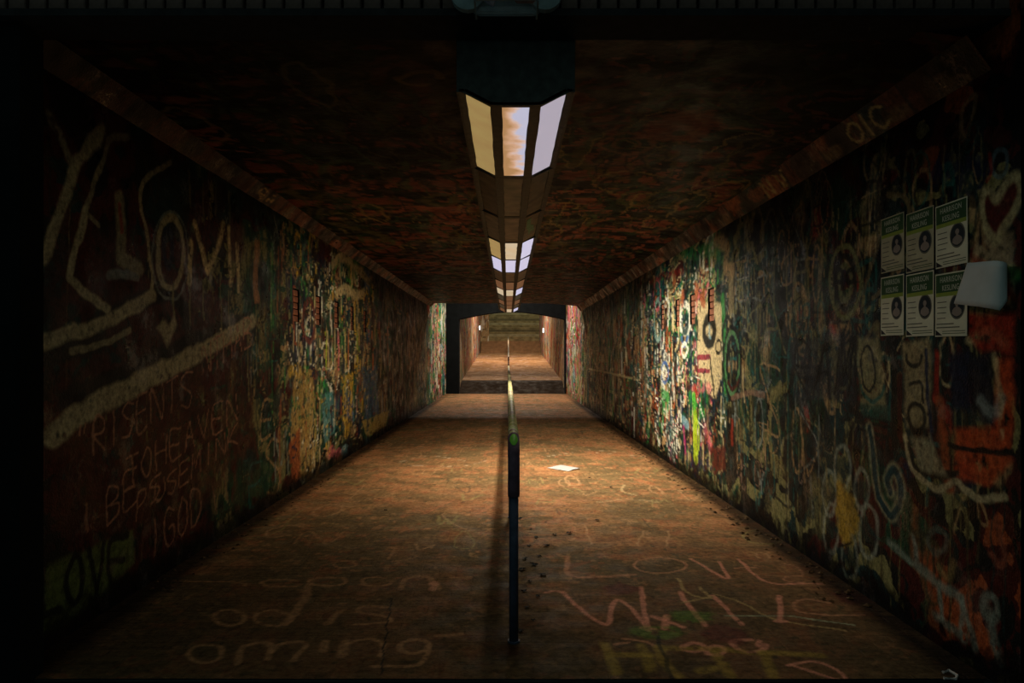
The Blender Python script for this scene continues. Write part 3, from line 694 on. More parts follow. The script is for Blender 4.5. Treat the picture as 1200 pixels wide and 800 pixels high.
# ---- chamfered top course between wall and ceiling, rust coloured with faded letters
def frieze(name, side, xa, za, xb, zb, seed):
    U = depth_axis(WL, 2.78, D_GAP, 2.0); V = np.linspace(0, 1, 24) * .22
    c = Canvas(U, V, seed, .01)
    n = fbm(c.X, c.Y * 0 + .5, .35, seed, 3)[..., None]
    c.C[:] = np.where(n > .5, np.array((.085, .032, .02)), np.array((.016, .015, .013)))
    blobs(c, 90, (2.8, 18, 0, .22), [(.16, .06, .03), BLACK, (.12, .09, .05), (.24, .085, .04), BLACK, DTEAL, BLACK], (.05, .22), .8)
    c.C *= np.where(c.X < (5.4 if side < 0 else 3.3), .35, 1.0)[..., None]  # near end darkened in the colour so the course drops out of sight
    k = np.floor(U / .22)
    for kk in np.unique(k):
        c.stroke([(kk * .22, 0), (kk * .22, .22)], .014, BLACK, .8, .3, False)
    if side > 0:
        for ch, d in (('O', 3.78), ('I', 3.66), ('C', 3.54), ('N', 5.05), ('V', 4.80)):
            for pl in GLY[ch]: c.stroke([(d - a * .12 + .06, .03 + b * .15) for a, b in pl], .022, (.34, .30, .14), .8)
    else:
        for ch, d in (('R', 5.6), ('A', 5.8)):
            for pl in GLY[ch]: c.stroke([(d + a * .12, .03 + b * .15) for a, b in pl], .02, (.36, .26, .12), .8)
    def pos(X, Y):
        t = Y / .22
        return np.stack([xa + (xb - xa) * t, X, za + (zb - za) * t], -1)
    return tag(c.mesh(name, pos, M['wall']), 'slanted rust coloured course between wall and ceiling', kind='structure')
XCL, XCR = -WL + .10, WR - .10
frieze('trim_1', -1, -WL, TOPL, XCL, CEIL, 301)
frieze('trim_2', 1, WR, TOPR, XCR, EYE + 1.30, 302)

# ---- ceiling
Uc = np.linspace(XCL, XCR, 330)
def ground_axis(h, d0, d1, px=1.3):
    V = [d0]
    while V[-1] < d1: V.append(V[-1] + min(max(px * V[-1] ** 2 / (h * F), .006), .10))
    return np.array(V)
Vc = ground_axis(CZ, 2.80, D_GAP)
cc = Canvas(Uc, Vc, 404, .05)
RB = (.16, .062, .045); RB2 = (.22, .09, .06); CG = (.022, .055, .038); CO = (.09, .085, .035)
base_layer(cc, [], 9)
n1 = fbm(cc.X * .55, cc.Y, .6, 61, 5); n2 = fbm(cc.X * .5, cc.Y, .28, 71, 4)
pal = np.array([BLACK, BLACK, CG, RB, BLACK, RB2, BLACK, CG, BLACK])
cc.C[:] = pal[np.clip(((n1 - .25) / .5 * 9).astype(int), 0, 8)]
cc.C[:] = np.where((n2 > .6)[..., None], np.array(RB), cc.C); cc.C[:] = np.where((n2 < .34)[..., None], np.array(BLACK), cc.C)
scribbles(cc, 420, (-1.9, 1.8, 2.9, 18.2), [BLACK, RB, CG, CO, BLACK, RB2, (.06, .10, .05), BLACK], size=(.3, 1.1), wid=(.03, .10), alpha=.85)
scribbles(cc, 260, (-1.9, 1.8, 2.9, 18.2), [BLACK, BLACK, (.02, .03, .02)], size=(.3, 1.0), wid=(.02, .05), alpha=.95)
scribbles(cc, 160, (-1.9, 1.8, 3.2, 9.0), [CO, (.12, .10, .04), (.05, .10, .06), BLACK, (.25, .2, .09)], size=(.3, .9), wid=(.015, .03), alpha=.7)
S(cc, PC, ell(492, 92, 26, 7, a0=1, a1=6), .04, (.30, .22, .08), .8)
S(cc, PC, ell(735, 168, 28, 12), .03, (.22, .12, .07), .7); S(cc, PC, ell(735, 168, 14, 6), .03, (.22, .12, .07), .7)
cc.blob(*PC((795, 150)), .28, .35, (.26, .085, .055), .8); cc.blob(*PC((800, 155)), .07, .07, CG, .8)
S(cc, PC, [(770, 120), (800, 105), (840, 112), (870, 96)], .05, (.10, .03, .02), .8)
cc.C = cc.C ** 1.2 * 1.35 * (.28 + .72 * np.clip((cc.Y - 3.2) / 2.6, 0, 1))[..., None]  # colour fades dark toward the mouth, standing in for light falloff
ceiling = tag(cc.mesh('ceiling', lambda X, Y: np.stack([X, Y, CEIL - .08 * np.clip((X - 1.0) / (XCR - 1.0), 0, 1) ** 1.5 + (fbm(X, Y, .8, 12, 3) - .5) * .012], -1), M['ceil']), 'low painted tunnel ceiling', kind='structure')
bm = bmesh.new(); box(bm, -WL - .3, WR + .3, 2.9, D_GAP, CEIL + .02, CEIL + .6)
tag(obj('ceiling_slab', bm, M['concrete']), kind='structure')
# outer shells that close the corridor from the outside
tag(boxobj('wall_shell_left', (-WL - .4, -WL - .10, 2.85, D_END, -.1, CEIL), M['concrete']), kind='structure')
tag(boxobj('wall_shell_right', (WR + .10, WR + .4, 2.85, D_END, -.1, CEIL), M['concrete']), kind='structure')

# ---- floor
Uf = np.linspace(-WL, WR, 520)
Vf = ground_axis(FZ, 2.80, D_END + .02, 1.1)
cf = Canvas(Uf, Vf, 505, .015)
n1 = fbm(cf.X, cf.Y, .6, 81, 5); n2 = fbm(cf.X, cf.Y, .14, 91, 4); n3 = fbm(cf.X, cf.Y, .05, 95, 2)
FA = np.array((.36, .19, .095)); FB = np.array((.20, .13, .06)); FC = np.array((.11, .10, .05)); FR = np.array((.36, .12, .055)); FY = np.array((.44, .30, .16))
w = np.clip((n1 - .36) / .26, 0, 1)[..., None]
cf.C[:] = FC * (1 - w) + FB * w
w = np.clip((n1 * .5 + n2 * .5 - .46) / .14, 0, 1)[..., None]
cf.C[:] = cf.C * (1 - w) + FA * w
cf.C[:] = np.where((n3 * .5 + n2 * .5 > .60)[..., None], FR * .6 + cf.C * .4, cf.C)
cf.C[:] = np.where((n3 > .74)[..., None], FY * .6 + cf.C * .4, cf.C)
cf.C[:] = np.where((n3 < .2)[..., None], np.array((.09, .085, .045)), cf.C)
cf.C *= np.array((1.0, .86, .72)); cf.C[:] = cf.C * .6 + np.array((.25, .145, .07)) * .4
# each brick paver slightly its own shade, long side across the walk
row = np.floor(cf.Y / .11); bx = np.floor((cf.X + (row % 2) * .105) / .21)
rnd = np.modf(np.abs(np.sin(row * 127.1 + bx * 311.7) * 43758.5))[0]
cf.C *= (0.80 + .40 * rnd)[..., None]
near = np.clip((5.2 - cf.Y) / 2.0, 0, 1)[..., None]     # browner by the mouth, with light falloff darkened into the colour
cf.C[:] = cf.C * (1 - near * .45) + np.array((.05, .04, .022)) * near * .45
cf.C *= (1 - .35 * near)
scribbles(cf, 120, (-1.9, 1.8, 4.2, 12), [(.48, .28, .14), (.42, .17, .08), (.30, .26, .10), (.07, .06, .035)], size=(.15, .6), wid=(.008, .03), alpha=.55)
CK = (.42, .20, .11); CK2 = (.34, .24, .10); CP = (.62, .26, .17)
for pts, w_, c in (([(664, 652), (667, 674), (700, 675), (744, 673)], .035, CK), (ell(774, 662, 30, 9), .018, CK), ([(808, 654), (852, 678), (842, 658)], .022, CP),
                 ([(866, 655), (900, 682), (962, 683)], .022, CP), ([(862, 666), (885, 664)], .02, CK), ([(966, 684), (925, 681), (922, 676), (940, 673), (932, 664), (918, 660)], .016, CK),
                 ([(640, 694), (658, 694), (685, 716), (712, 732), (718, 708), (728, 704), (750, 722), (760, 738), (756, 712), (752, 688)], .028, CP), ([(752, 735), (766, 736)], .03, CP),
                 ([(797, 694), (812, 714), (826, 732)], .032, CP), ([(834, 697), (846, 708), (870, 732)], .028, CP), ([(794, 678), (805, 694), (832, 700), (820, 688)], .02, CK2), ([(800, 706), (834, 698)], .02, CK2),
                 ([(836, 695), (870, 706), (910, 726), (990, 738)], .016, CK2), ([(850, 722), (920, 722), (1000, 732)], .014, (.30, .34, .22)), ([(913, 698), (914, 724), (910, 728), (920, 728)], .028, CP),
                 ([(972, 706), (945, 702), (931, 706), (935, 716), (965, 720), (1010, 720)], .02, CK), ([(860, 670), (860, 684)], .0, CK),
                 ([(766, 722), (800, 734)], .03, CP), ([(782, 722), (778, 736)], .03, CP), (ell(812, 758, 12, 5), .028, CP), (ell(838, 762, 11, 5), .028, CP),
                 ([(882, 749), (862, 749), (858, 756), (872, 762), (894, 761), (900, 756), (890, 756), (892, 751)], .028, CP),
                 ([(925, 780), (950, 775), (974, 780), (990, 792), (984, 797), (930, 780)], .02, CP), ([(1000, 760), (985, 777)], .0, CP),
                 ([(730, 748), (760, 752), (772, 760)], .018, CK), ([(722, 754), (738, 752)], .018, CK)):
    if w_: S(cf, PF, pts, w_, c, .75, .35, True, .18)
YL = (.30, .21, .04)
for pts in ([(710, 754), (716, 770), (722, 788)], [(754, 756), (758, 770), (764, 786)], [(714, 768), (760, 766)], [(774, 758), (776, 774), (796, 792)], [(838, 764), (856, 792)], [(896, 764), (906, 792)], [(774, 759), (830, 760), (960, 768)], [(822, 786), (836, 782)]):
    S(cf, PF, pts, .05, YL, .6, .4, True, .25)
for c_, rr in (((770, 740), .16), ((810, 722), .14)): cf.blob(*PF(c_), rr, rr * .6, (.07, .16, .02), .6, .3)
for c_ in ((850, 742), (1000, 700), (730, 690)): cf.blob(*PF(c_), .12, .12, (.10, .02, .02), .6)
LK = (.36, .19, .09)
for pts, w_ in (([(346, 680), (318, 679), (306, 683), (318, 687), (346, 687)], .025), (ell(384, 681, 22, 5), .025), ([(364, 681), (358, 700), (346, 718), (334, 730)], .045),
                (ell(441, 681, 18, 5, a0=0, a1=5.4), .025), ([(470, 690), (476, 678), (500, 676), (514, 690)], .035), ([(528, 677), (552, 676)], .02),
                (ell(268, 724, 18, 9), .025), (ell(320, 724, 22, 9), .025), ([(342, 724), (336, 732)], .03), ([(397, 716), (384, 730)], .04), ([(398, 707), (402, 707)], .03),
                ([(455, 711), (425, 710), (422, 717), (456, 722), (455, 729), (418, 731)], .025), (ell(242, 766, 20, 10), .025), ([(278, 778), (284, 760), (300, 753), (318, 755), (312, 772)], .03),
                ([(316, 765), (330, 754), (356, 755), (345, 773)], .03), ([(380, 752), (379, 764)], .04), ([(405, 752), (400, 768)], .05), ([(406, 754), (432, 748), (450, 755), (446, 768)], .025),
                (ell(485, 757, 16, 8), .03), ([(502, 754), (500, 770), (484, 779), (436, 780)], .025), ([(512, 745), (540, 742)], .03), ([(200, 680), (280, 682), (288, 686)], .018),
                ([(344, 637), (356, 625), (368, 624), (380, 637), (394, 632), (403, 622)], .02), ([(455, 655), (465, 640)], .02), ([(460, 658), (486, 654)], .016), (ell(404, 661, 14, 4), .016)):
    S(cf, PF, pts, w_, LK, .7, .35, True, .2)
for x in ((508, 684), (508, 690)): cf.blob(*PF(x), .03, .05, (.5, .24, .14), .8)
for pts in ([(470, 541), (505, 534), (545, 540)], [(480, 545), (540, 546), (575, 538)], [(700, 530), (760, 535)], [(690, 527), (720, 529)], [(640, 535), (670, 530)]): S(cf, PF, pts, .035, (.55, .42, .28), .5, .4, True, .45)
S(cf, PF, [(732, 568), (728, 575), (745, 580)], .03, (.5, .38, .2), .6); S(cf, PF, [(700, 588), (740, 585), (770, 588)], .03, (.45, .35, .2), .5)
S(cf, PF, [(460, 700), (452, 745), (448, 790)], .008, BLACK, .9)
S(cf, PF, [(770, 745), (782, 778), (788, 795)], .02, BLACK, .7)
# oily black gutters along both walls and a patchy darker strip along the handrail line
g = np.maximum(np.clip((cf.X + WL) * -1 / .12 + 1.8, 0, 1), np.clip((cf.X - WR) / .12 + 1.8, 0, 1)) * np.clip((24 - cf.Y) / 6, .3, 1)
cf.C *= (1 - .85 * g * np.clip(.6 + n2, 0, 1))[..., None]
cf.C *= np.array((1.0, .95, .88))
g = np.exp(-((cf.X - .02) / .10) ** 2) * np.clip((n2 - .40) * 6, 0, 1); cf.C *= (1 - .6 * g)[..., None]
row_f = np.mod(cf.Y / .11, 1); 
joint = ((np.abs(row_f - .5) > .455)).astype(float)
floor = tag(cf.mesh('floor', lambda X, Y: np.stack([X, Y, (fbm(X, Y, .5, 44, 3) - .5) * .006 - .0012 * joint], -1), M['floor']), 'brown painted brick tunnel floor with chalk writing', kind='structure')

tag(boxobj('floor_slab', (-WL - .3, WR + .3, 2.80, D_END, -.25, -.007), M['concrete']), kind='structure')
# ground outside the mouth: a dark drain strip, then paving under the viewer
tag(boxobj('floor_outside', (-3.2, 3.2, -1.5, 2.70, -.12, -.02), M['concrete']), 'dark paving outside the tunnel mouth', kind='structure')
dr = empty('drain_grate', (0, 2.75, 0)); tag(dr, 'black slotted drain across the tunnel threshold', 'drain')
boxobj('channel', (-1.95, 1.95, -.05, .05, -.10, -.06), M['gutter'], dr)
boxobj('frame', (-1.95, 1.95, -.055, -.045, -.06, -.015), M['gutter'], dr); boxobj('frame', (-1.95, 1.95, .042, .050, -.06, -.012), M['gutter'], dr)
gb = boxobj('grate_bar', (-.008, .008, -.045, .042, -.03, -.016), M['gutter'], dr, loc=(-1.9, 0, 0))
for i in range(1, 96):
    c = gb.copy(); col.objects.link(c); c.location = (-1.9 + i * .04, 0, 0)

# ---- tunnel mouth: facade with a soldier course of bricks, jamb, wing wall
FY0 = 2.68
fac = boxobj('wall_front', (-3.2, 3.2, FY0 + .009, 2.90, CEIL + .03, 3.6), M['mortar']); tag(fac, 'brick facade above the tunnel mouth', kind='structure')
lint = boxobj('trim_3', (-2.2, 2.2, FY0 - .01, 2.88, EYE + 1.325, EYE + 1.352), M['steel']); tag(lint, 'steel lintel under the brick course', kind='structure')
bm = bmesh.new(); box(bm, -.033, .033, 0, .06, 0, .21, .004)
smesh = bpy.data.meshes.new('brick'); bmesh.ops.recalc_face_normals(bm, faces=bm.faces); bm.to_mesh(smesh); bm.free(); smesh.materials.append(M['brick_dark'])
i = 0; x = -2.16
while x < 2.2:
    b = link_mesh('brick', smesh, fac, (x + random.uniform(-.002, .002), FY0 + random.uniform(-.004, .004), EYE + 1.355)); b.rotation_euler = (0, random.uniform(-.01, .01), 0)
    x += .0775
bm = bmesh.new(); box(bm, -.095, .095, 0, .06, 0, .058, .004)
cmesh = bpy.data.meshes.new('brick'); bmesh.ops.recalc_face_normals(bm, faces=bm.faces); bm.to_mesh(cmesh); bm.free(); cmesh.materials.append(M['brick_dark'])
for rrow in range(2):
    for k in range(28):
        link_mesh('brick', cmesh, fac, (-2.8 + k * .205 + (rrow % 2) * .1, FY0 + random.uniform(-.003, .003), EYE + 1.575 + rrow * .068))
tag(boxobj('wall_jamb_left', (-3.2, -1.945, 2.72, 2.86, -.1, 3.6), M['shade_black']), 'dark jamb on the left of the tunnel mouth', kind='structure')
wing = boxobj('wall_wing_right', (2.03, 2.3, 1.2, 2.86, -.1, 3.6), M['mortar_dark']); tag(wing, 'bare brick wing wall right of the tunnel mouth', kind='structure')
bm = bmesh.new(); box(bm, 0, .05, -.095, .095, 0, .062, .004)
wmesh = bpy.data.meshes.new('brick'); bmesh.ops.recalc_face_normals(bm, faces=bm.faces); bm.to_mesh(wmesh); bm.free(); wmesh.materials.append(M['brick_dark'])
for k in range(35):
    for j in range(7):
        y = 2.52 - j * .205 - (k % 2) * .1
        link_mesh('brick', wmesh, wing, (1.985 + random.uniform(0, .004), y, .0 + k * .075))

# ---- second portal behind the light well: dark spandrel with a flat arch
bm = bmesh.new()
xl, xr = -1.64, 1.93
arch = []
for t in np.linspace(0, 1, 21):
    arch.append((xl + (xr - xl) * t, EYE + 1.18 + .25 * math.sin(math.pi * t)))
for (y0, y1) in ((D_END, D_END + .45),):
    def prism(poly):
        a = [bm.verts.new((x, y0, z)) for x, z in poly]; b = [bm.verts.new((x, y1, z)) for x, z in poly]
        bm.faces.new(a); bm.faces.new(b[::-1])
        for i in range(len(poly)):
            j = (i + 1) % len(poly); bm.faces.new((a[i], b[i], b[j], a[j]))
    prism([(-WL - .4, -.1), (xl, -.1), (xl, EYE + 1.18), (xl, 4.2), (-WL - .4, 4.2)])
    prism([(xr, -.1), (WR + .4, -.1), (WR + .4, 4.2), (xr, 4.2), (xr, EYE + 1.18)])
    for (a, b) in zip(arch, arch[1:]):
        prism([a, b, (b[0], 4.2), (a[0], 4.2)])
bmesh.ops.remove_doubles(bm, verts=bm.verts, dist=.0005)
tag(obj('wall_far', bm, M['shade_black']), 'dark end wall with a flat arched opening', kind='structure')

# ---- rising ramp beyond, between painted retaining walls
D0, D1 = D_END + 1.0, 40.0
Z0, Z1 = EYE - .96, EYE + .07
def rampz(d):
    d = np.asarray(d, float)
    return np.where(d < D0, np.clip((d - D_END) / (D0 - D_END), 0, 1) * Z0, Z0 + (d - D0) / (D1 - D0) * (Z1 - Z0))
V = np.linspace(D_END, D1, 200)
crm = Canvas(np.linspace(xl - .1, xr + .1, 90), V, 606)
n1 = fbm(crm.X, crm.Y, 1.2, 5, 4)[..., None]; n2 = fbm(crm.X, crm.Y, .3, 6, 4)[..., None]
crm.C[:] = np.array((.34, .19, .09)) * (.6 + .8 * n1) + np.array((.12, .09, .07)) * (n2 > .58)
crm.C *= np.where(crm.Y < D0 + .5, .05, 1.0)[..., None]  # ramp foot blackened: shade under the arch put into the colour
scribbles(crm, 60, (-1.6, 1.9, 25, 39), [(.55, .4, .3), (.2, .1, .06), (.5, .3, .25)], size=(.5, 1.5), wid=(.05, .12), alpha=.5)
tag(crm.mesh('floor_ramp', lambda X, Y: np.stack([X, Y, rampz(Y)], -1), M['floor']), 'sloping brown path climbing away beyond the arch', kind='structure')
for side, x, nm, seed in ((-1, xl, 'wall_ramp_left', 707), (1, xr, 'wall_ramp_right', 708)):
    c = Canvas(np.linspace(D_END + .45, D1 + 1.5, 180), np.linspace(0, 5.2, 150), seed)
    base_layer(c, [(0, [TAN, (.30, .20, .12), CREAM, (.22, .12, .09), TAN, OLIVE]), (31, [TAN, CREAM, PINK, ORANGE, SKY, (.3, .15, .12)])], seed, .9)
    blobs(c, 130, (24, 41, .2, 4), [TAN, CREAM, ORANGE, PINK, GREY, GREEN, (.4, .25, .15), RED], (.15, .6), .7)
    scribbles(c, 260, (24, 41, .2, 4), [WHITE, CREAM, MAG, BLACK, SKY, ORANGE, RED, (.10, .06, .05), BLACK], size=(.4, 1.4), wid=(.04, .10), alpha=.8)
    tag(c.mesh(nm, lambda X, Y, x=x: np.stack([X * 0 + x, X, Y], -1), M['farwall']), 'painted retaining wall beside the sloping path', kind='structure')
boxobj('trim_4', (xl, xl + .06, D0 + 1.5, D1, 0, .02), M['gutter']).hide_render = False
bpy.data.objects.remove(bpy.data.objects['trim_4'])
# pale pilaster at the far end of the left retaining wall
cpl = Canvas(np.linspace(0, .7, 20), np.linspace(0, 5.2, 100), 717)
cpl.C[:] = TAN; blobs(cpl, 30, (0, .7, 0, 5), [CREAM, WHITE, TAN, (.3, .2, .15)], (.05, .3)); scribbles(cpl, 20, (0, .6, 0, 4), [WHITE, BLACK, CREAM], size=(.3, .8), wid=(.03, .06))
tag(cpl.mesh('wall_pilaster', lambda X, Y: np.stack([xl - .02 + X * .75, X * 0 + 41.3, Y], -1), M['farwall']), 'pale painted pilaster at the foot of the far stairs', kind='structure')

# ---- stairs at the far end
st = empty('outdoor_staircase', (0, D1, Z1)); tag(st, 'wide olive brown staircase climbing at the far end of the tunnel', 'stairs')
x0s, x1s = xl + .05, xr + .1
z = 0; y = 0
for k in range(5):
    boxobj('step', (x0s, x1s, y, 2.2, z - .3, z + .145), M['step_brown'], st); z += .145; y += .26
y = 2.0
for k in range(22):
    boxobj('step', (x0s - .5, x1s + .5, y, y + .8, z - .2, z + .155), M[('step', 'step', 'step_pale', 'step', 'step_dark')[k % 5]], st, .012); z += .155; y += .33
for sx in (x0s - .52, x1s + .45): boxobj('side_wall', (sx - .25, sx, 1.4, 10.0, -1, 5.0), M['farwall'] if False else M['concrete'], st)

# =================================================================== CEILING LIGHTS
HB = EYE + 1.06; HS = EYE + 1.117; XO = .034; PLN = 1.19
YEL = (0.44, 0.30, 0.105); YORG = (0.55, 0.33, 0.18); LAV = (0.47, 0.42, 0.50); WARM = (.62, .50, .34); LAVB = (.56, .54, .72)
G = {'yel': glow('yellowed_diffuser', YEL, .72, ((.36, .19, .07), .5)), 'mixed': glow('half_stained_diffuser', LAV, .95, ((.62, .26, .10), .9)),
     'lav': glow('white_lit_diffuser', LAV, .85), 'lavb': glow('bright_white_diffuser', LAVB, 1.0), 'warm': glow('warm_lit_diffuser', WARM, .9, ((.6, .4, .18), .6)),
     'amber': glow('dim_amber_diffuser', (.30, .13, .06), .45, ((.2, .08, .03), .5)), 'dimg': glow('faint_diffuser', (.06, .05, .03), .5), 'dead': M['dark_pane']}
def mixed_mat():
    """centre pane: stained amber on its left, clean white on its right"""
    m, nt, b = newmat('amber_to_white_diffuser'); N, Lk = nt.nodes.new, nt.links.new
    tc = N('ShaderNodeTexCoord'); sp = N('ShaderNodeSeparateXYZ'); Lk(tc.outputs['Object'], sp.inputs[0])
    n = N('ShaderNodeTexNoise'); n.inputs['Scale'].default_value = 9; n.inputs['Detail'].default_value = 5; Lk(tc.outputs['Object'], n.inputs['Vector'])
    ma = N('ShaderNodeMath'); ma.operation = 'MULTIPLY_ADD'; ma.inputs[1].default_value = 7.0; ma.inputs[2].default_value = -.1; Lk(sp.outputs[0], ma.inputs[0])
    ad = N('ShaderNodeMath'); ad.operation = 'MULTIPLY_ADD'; ad.inputs[1].default_value = 1.3; Lk(n.outputs['Fac'], ad.inputs[0]); Lk(ma.outputs[0], ad.inputs[2])
    my = N('ShaderNodeMath'); my.operation = 'MULTIPLY_ADD'; my.inputs[1].default_value = -.35; Lk(sp.outputs[1], my.inputs[0]); Lk(ad.outputs[0], my.inputs[2])
    cr_ = N('ShaderNodeValToRGB'); e = cr_.color_ramp.elements
    e[0].position = .08; e[0].color = (.42, .22, .09, 1); e[1].position = .60; e[1].color = (.50, .50, .64, 1)
    x = e.new(.30); x.color = (.62, .36, .22, 1); x = e.new(.44); x.color = (.66, .48, .42, 1)
    Lk(my.outputs[0], cr_.inputs['Fac']); Lk(cr_.outputs['Color'], b.inputs['Emission Color']); b.inputs['Emission Strength'].default_value = .95
    b.inputs['Base Color'].default_value = (.2, .18, .15, 1)
    return m
G['mixed'] = mixed_mat()
rows = [('yel', 'mixed', 'lav'), ('dead', 'dead', 'dead'), ('dead', 'dead', 'dead'), ('yel', 'warm', 'lavb'), ('lavb', 'lavb', 'lavb'), ('dead', 'dead', 'dead'),
        ('amber', 'amber', 'amber'), ('warm', 'warm', 'lavb'), ('dimg', 'amber', 'dimg'), ('amber', 'amber', 'amber'), ('dimg', 'amber', 'dimg'), ('amber', 'warm', 'lavb')]
# light given off by each row (W): left, centre, right pane
power = [(.4, .15, 2.6), 0, 0, (9, 3, 44), (12, 5, 58), 0, 0, (2, 2.5, 6), 0, 0, 0, (1, 2, 4)]
labels = ['nearest ceiling light by the tunnel mouth with amber left pane and white right pane', 'unlit ceiling light directly behind the nearest lit one',
          'second unlit ceiling light with a green smear on its right pane', 'lit ceiling light with yellowed left pane after the two unlit ones',
          'ceiling light with all three panes bright bluish white', 'unlit ceiling light just beyond the all white one', 'seventh ceiling light from the mouth with three dim amber panes',
          'eighth ceiling light from the mouth with warm lit panes and white right pane', 'ninth ceiling light from the mouth with faint brown panes', 'tenth ceiling light from the mouth with dim amber panes',
          'eleventh ceiling light from the mouth with faint brown panes', 'last ceiling light at the far end of the row, lit white on the right']
Y0L = 2.90; RB_ = .006
zb, zs = HB - EYE, HS - EYE
hc, hi, ho = .060, .108, .218      # half widths: centre pane, inner and outer edge of the side panes
for k, (cols_, pw, lb) in enumerate(zip(rows, power, labels)):
    y0 = k * (PLN + .005)
    t = empty('ceiling_light', (XO, Y0L + y0, CEIL)); tag(t, lb, 'ceiling light', 'row of ceiling lights down the middle of the tunnel')
    zB = HB - CEIL; zS = HS - CEIL
    # frame: trapezoid housing with a frame face around the panes
    bm = bmesh.new()
    W = ho + .022
    prof = [(-W, 0.0), (-W, zS - .004), (-ho - .008, zS - .010), (-hi, zB - .004), (hi, zB - .004), (ho + .008, zS - .010), (W, zS - .004), (W, 0.0)]
    # side skins
    def strip(p, q, y_a, y_b, th=.012):
        a = Vector((p[0], 0, p[1])); b_ = Vector((q[0], 0, q[1])); n = (b_ - a).normalized(); nn = Vector((n.z, 0, -n.x)) * th
        vs = [bm.verts.new((v.x, yy, v.z)) for yy in (y_a, y_b) for v in (a, b_, b_ - nn, a - nn)]
        for qf in ((0, 1, 2, 3), (4, 7, 6, 5), (0, 4, 5, 1), (1, 5, 6, 2), (2, 6, 7, 3), (3, 7, 4, 0)): bm.faces.new([vs[i_] for i_ in qf])
    strip((-W, zS - .004), (-W, 0), 0, PLN); strip((W, 0), (W, zS - .004), 0, PLN)
    strip((-W, zS - .004), (-ho, zS), 0, PLN); strip((ho, zS), (W, zS - .004), 0, PLN)
    strip((-hi, zB), (-hc, zB - .002), 0, PLN); strip((hc, zB - .002), (hi, zB), 0, PLN)
    for ya, yb in ((0, .028), (PLN - .028, PLN)):
        strip((-ho, zS), (-hi, zB), ya, yb); strip((-hc, zB - .002), (hc, zB - .002), ya, yb); strip((hi, zB), (ho, zS), ya, yb)
    # end plates
    for yy in (0.0, PLN - .006):
        vs = [(-W, 0), (-W, zS), (-hi, zB), (hi, zB), (W, zS), (W, 0)]
        A = [bm.verts.new((a, yy, b_)) for a, b_ in vs]; B = [bm.verts.new((a, yy + .006, b_)) for a, b_ in vs]
        bm.faces.new(A); bm.faces.new(B[::-1])
        for i_ in range(6): bm.faces.new((A[i_], B[i_], B[(i_ + 1) % 6], A[(i_ + 1) % 6]))
    obj('frame', bm, M['blackmetal'], t)
    for j, (key, (xa, za, xb, zb_)) in enumerate(zip(cols_, ((-ho, zS, -hi, zB), (-hc, zB - .002, hc, zB - .002), (hi, zB, ho, zS)))):
        bm = bmesh.new(); dz = .004
        # pane with a slightly wavy, chipped edge
        n = 12; ys = np.linspace(.027, PLN - .027, n + 1)
        L_ = []; R_ = []
        for q_, yy in enumerate(ys):
            e0 = random.uniform(0, .004); e1 = random.uniform(0, .004); f = (xb - xa)
            L_.append(bm.verts.new((xa + e0, yy, za + dz + (zb_ - za) * e0 / f))); R_.append(bm.verts.new((xb - e1, yy, zb_ + dz - (zb_ - za) * e1 / f)))
        for a, b_, c_, d_ in zip(L_, L_[1:], R_[1:], R_): bm.faces.new((a, b_, c_, d_))
        r = bmesh.ops.extrude_face_region(bm, geom=list(bm.faces)); bmesh.ops.translate(bm, vec=(0, 0, .004), verts=[v for v in r['geom'] if isinstance(v, bmesh.types.BMVert)])
        p = obj('diffuser', bm, G[key], t)
        p['label'] = {'yel': 'yellowed lit pane', 'mixed': 'pane stained amber on the left and white on the right', 'lav': 'white lit pane', 'lavb': 'bluish white lit pane', 'warm': 'warm white lit pane', 'amber': 'dim amber pane', 'dimg': 'faintly glowing brown pane', 'dead': 'dark unlit pane'}[key]
    if k == 2:
        bm = bmesh.new()
        pts = [(.12, .15), (.15, .12), (.16, .45), (.185, .50), (.20, .80), (.17, .75), (.155, .95), (.14, .60), (.125, .55)]
        vv = [bm.verts.new((x_, y_, zB + (x_ - hi) * (zS - zB) / (ho - hi) - .002)) for x_, y_ in pts]; bm.faces.new(vv)
        r = bmesh.ops.extrude_face_region(bm, geom=list(bm.faces)); bmesh.ops.translate(bm, vec=(0, 0, .003), verts=[v for v in r['geom'] if isinstance(v, bmesh.types.BMVert)])
        g_ = obj('paint_smear', bm, simple('green_smear_paint', (.12, .28, .16), .4), t); g_['label'] = 'green paint smear'
    if pw:
        sp = 128 if k == 0 else 136
        wc = (1.0, .86, .68) if k in (0, 3, 4, 7, 11) else (1, .8, .6)
        ang = math.atan2(zS - zB, ho - hi)
        area('tube', (-(hi + ho) / 2, PLN / 2, (zB + zS) / 2 - .012), .09, PLN - .08, pw[0] * LAMP_K, (1.0, .84, .62), (0, ang, 0), sp + (0 if k == 0 else 6), t)
        area('tube', (0, PLN / 2, zB - .012), .11, PLN - .08, pw[1] * LAMP_K, wc, (0, 0, 0), sp - 18, t)
        area('tube', ((hi + ho) / 2, PLN / 2, (zB + zS) / 2 - .012), .09, PLN - .08, pw[2] * LAMP_K, (1.0, .90, .74), (0, -ang, 0), sp, t)

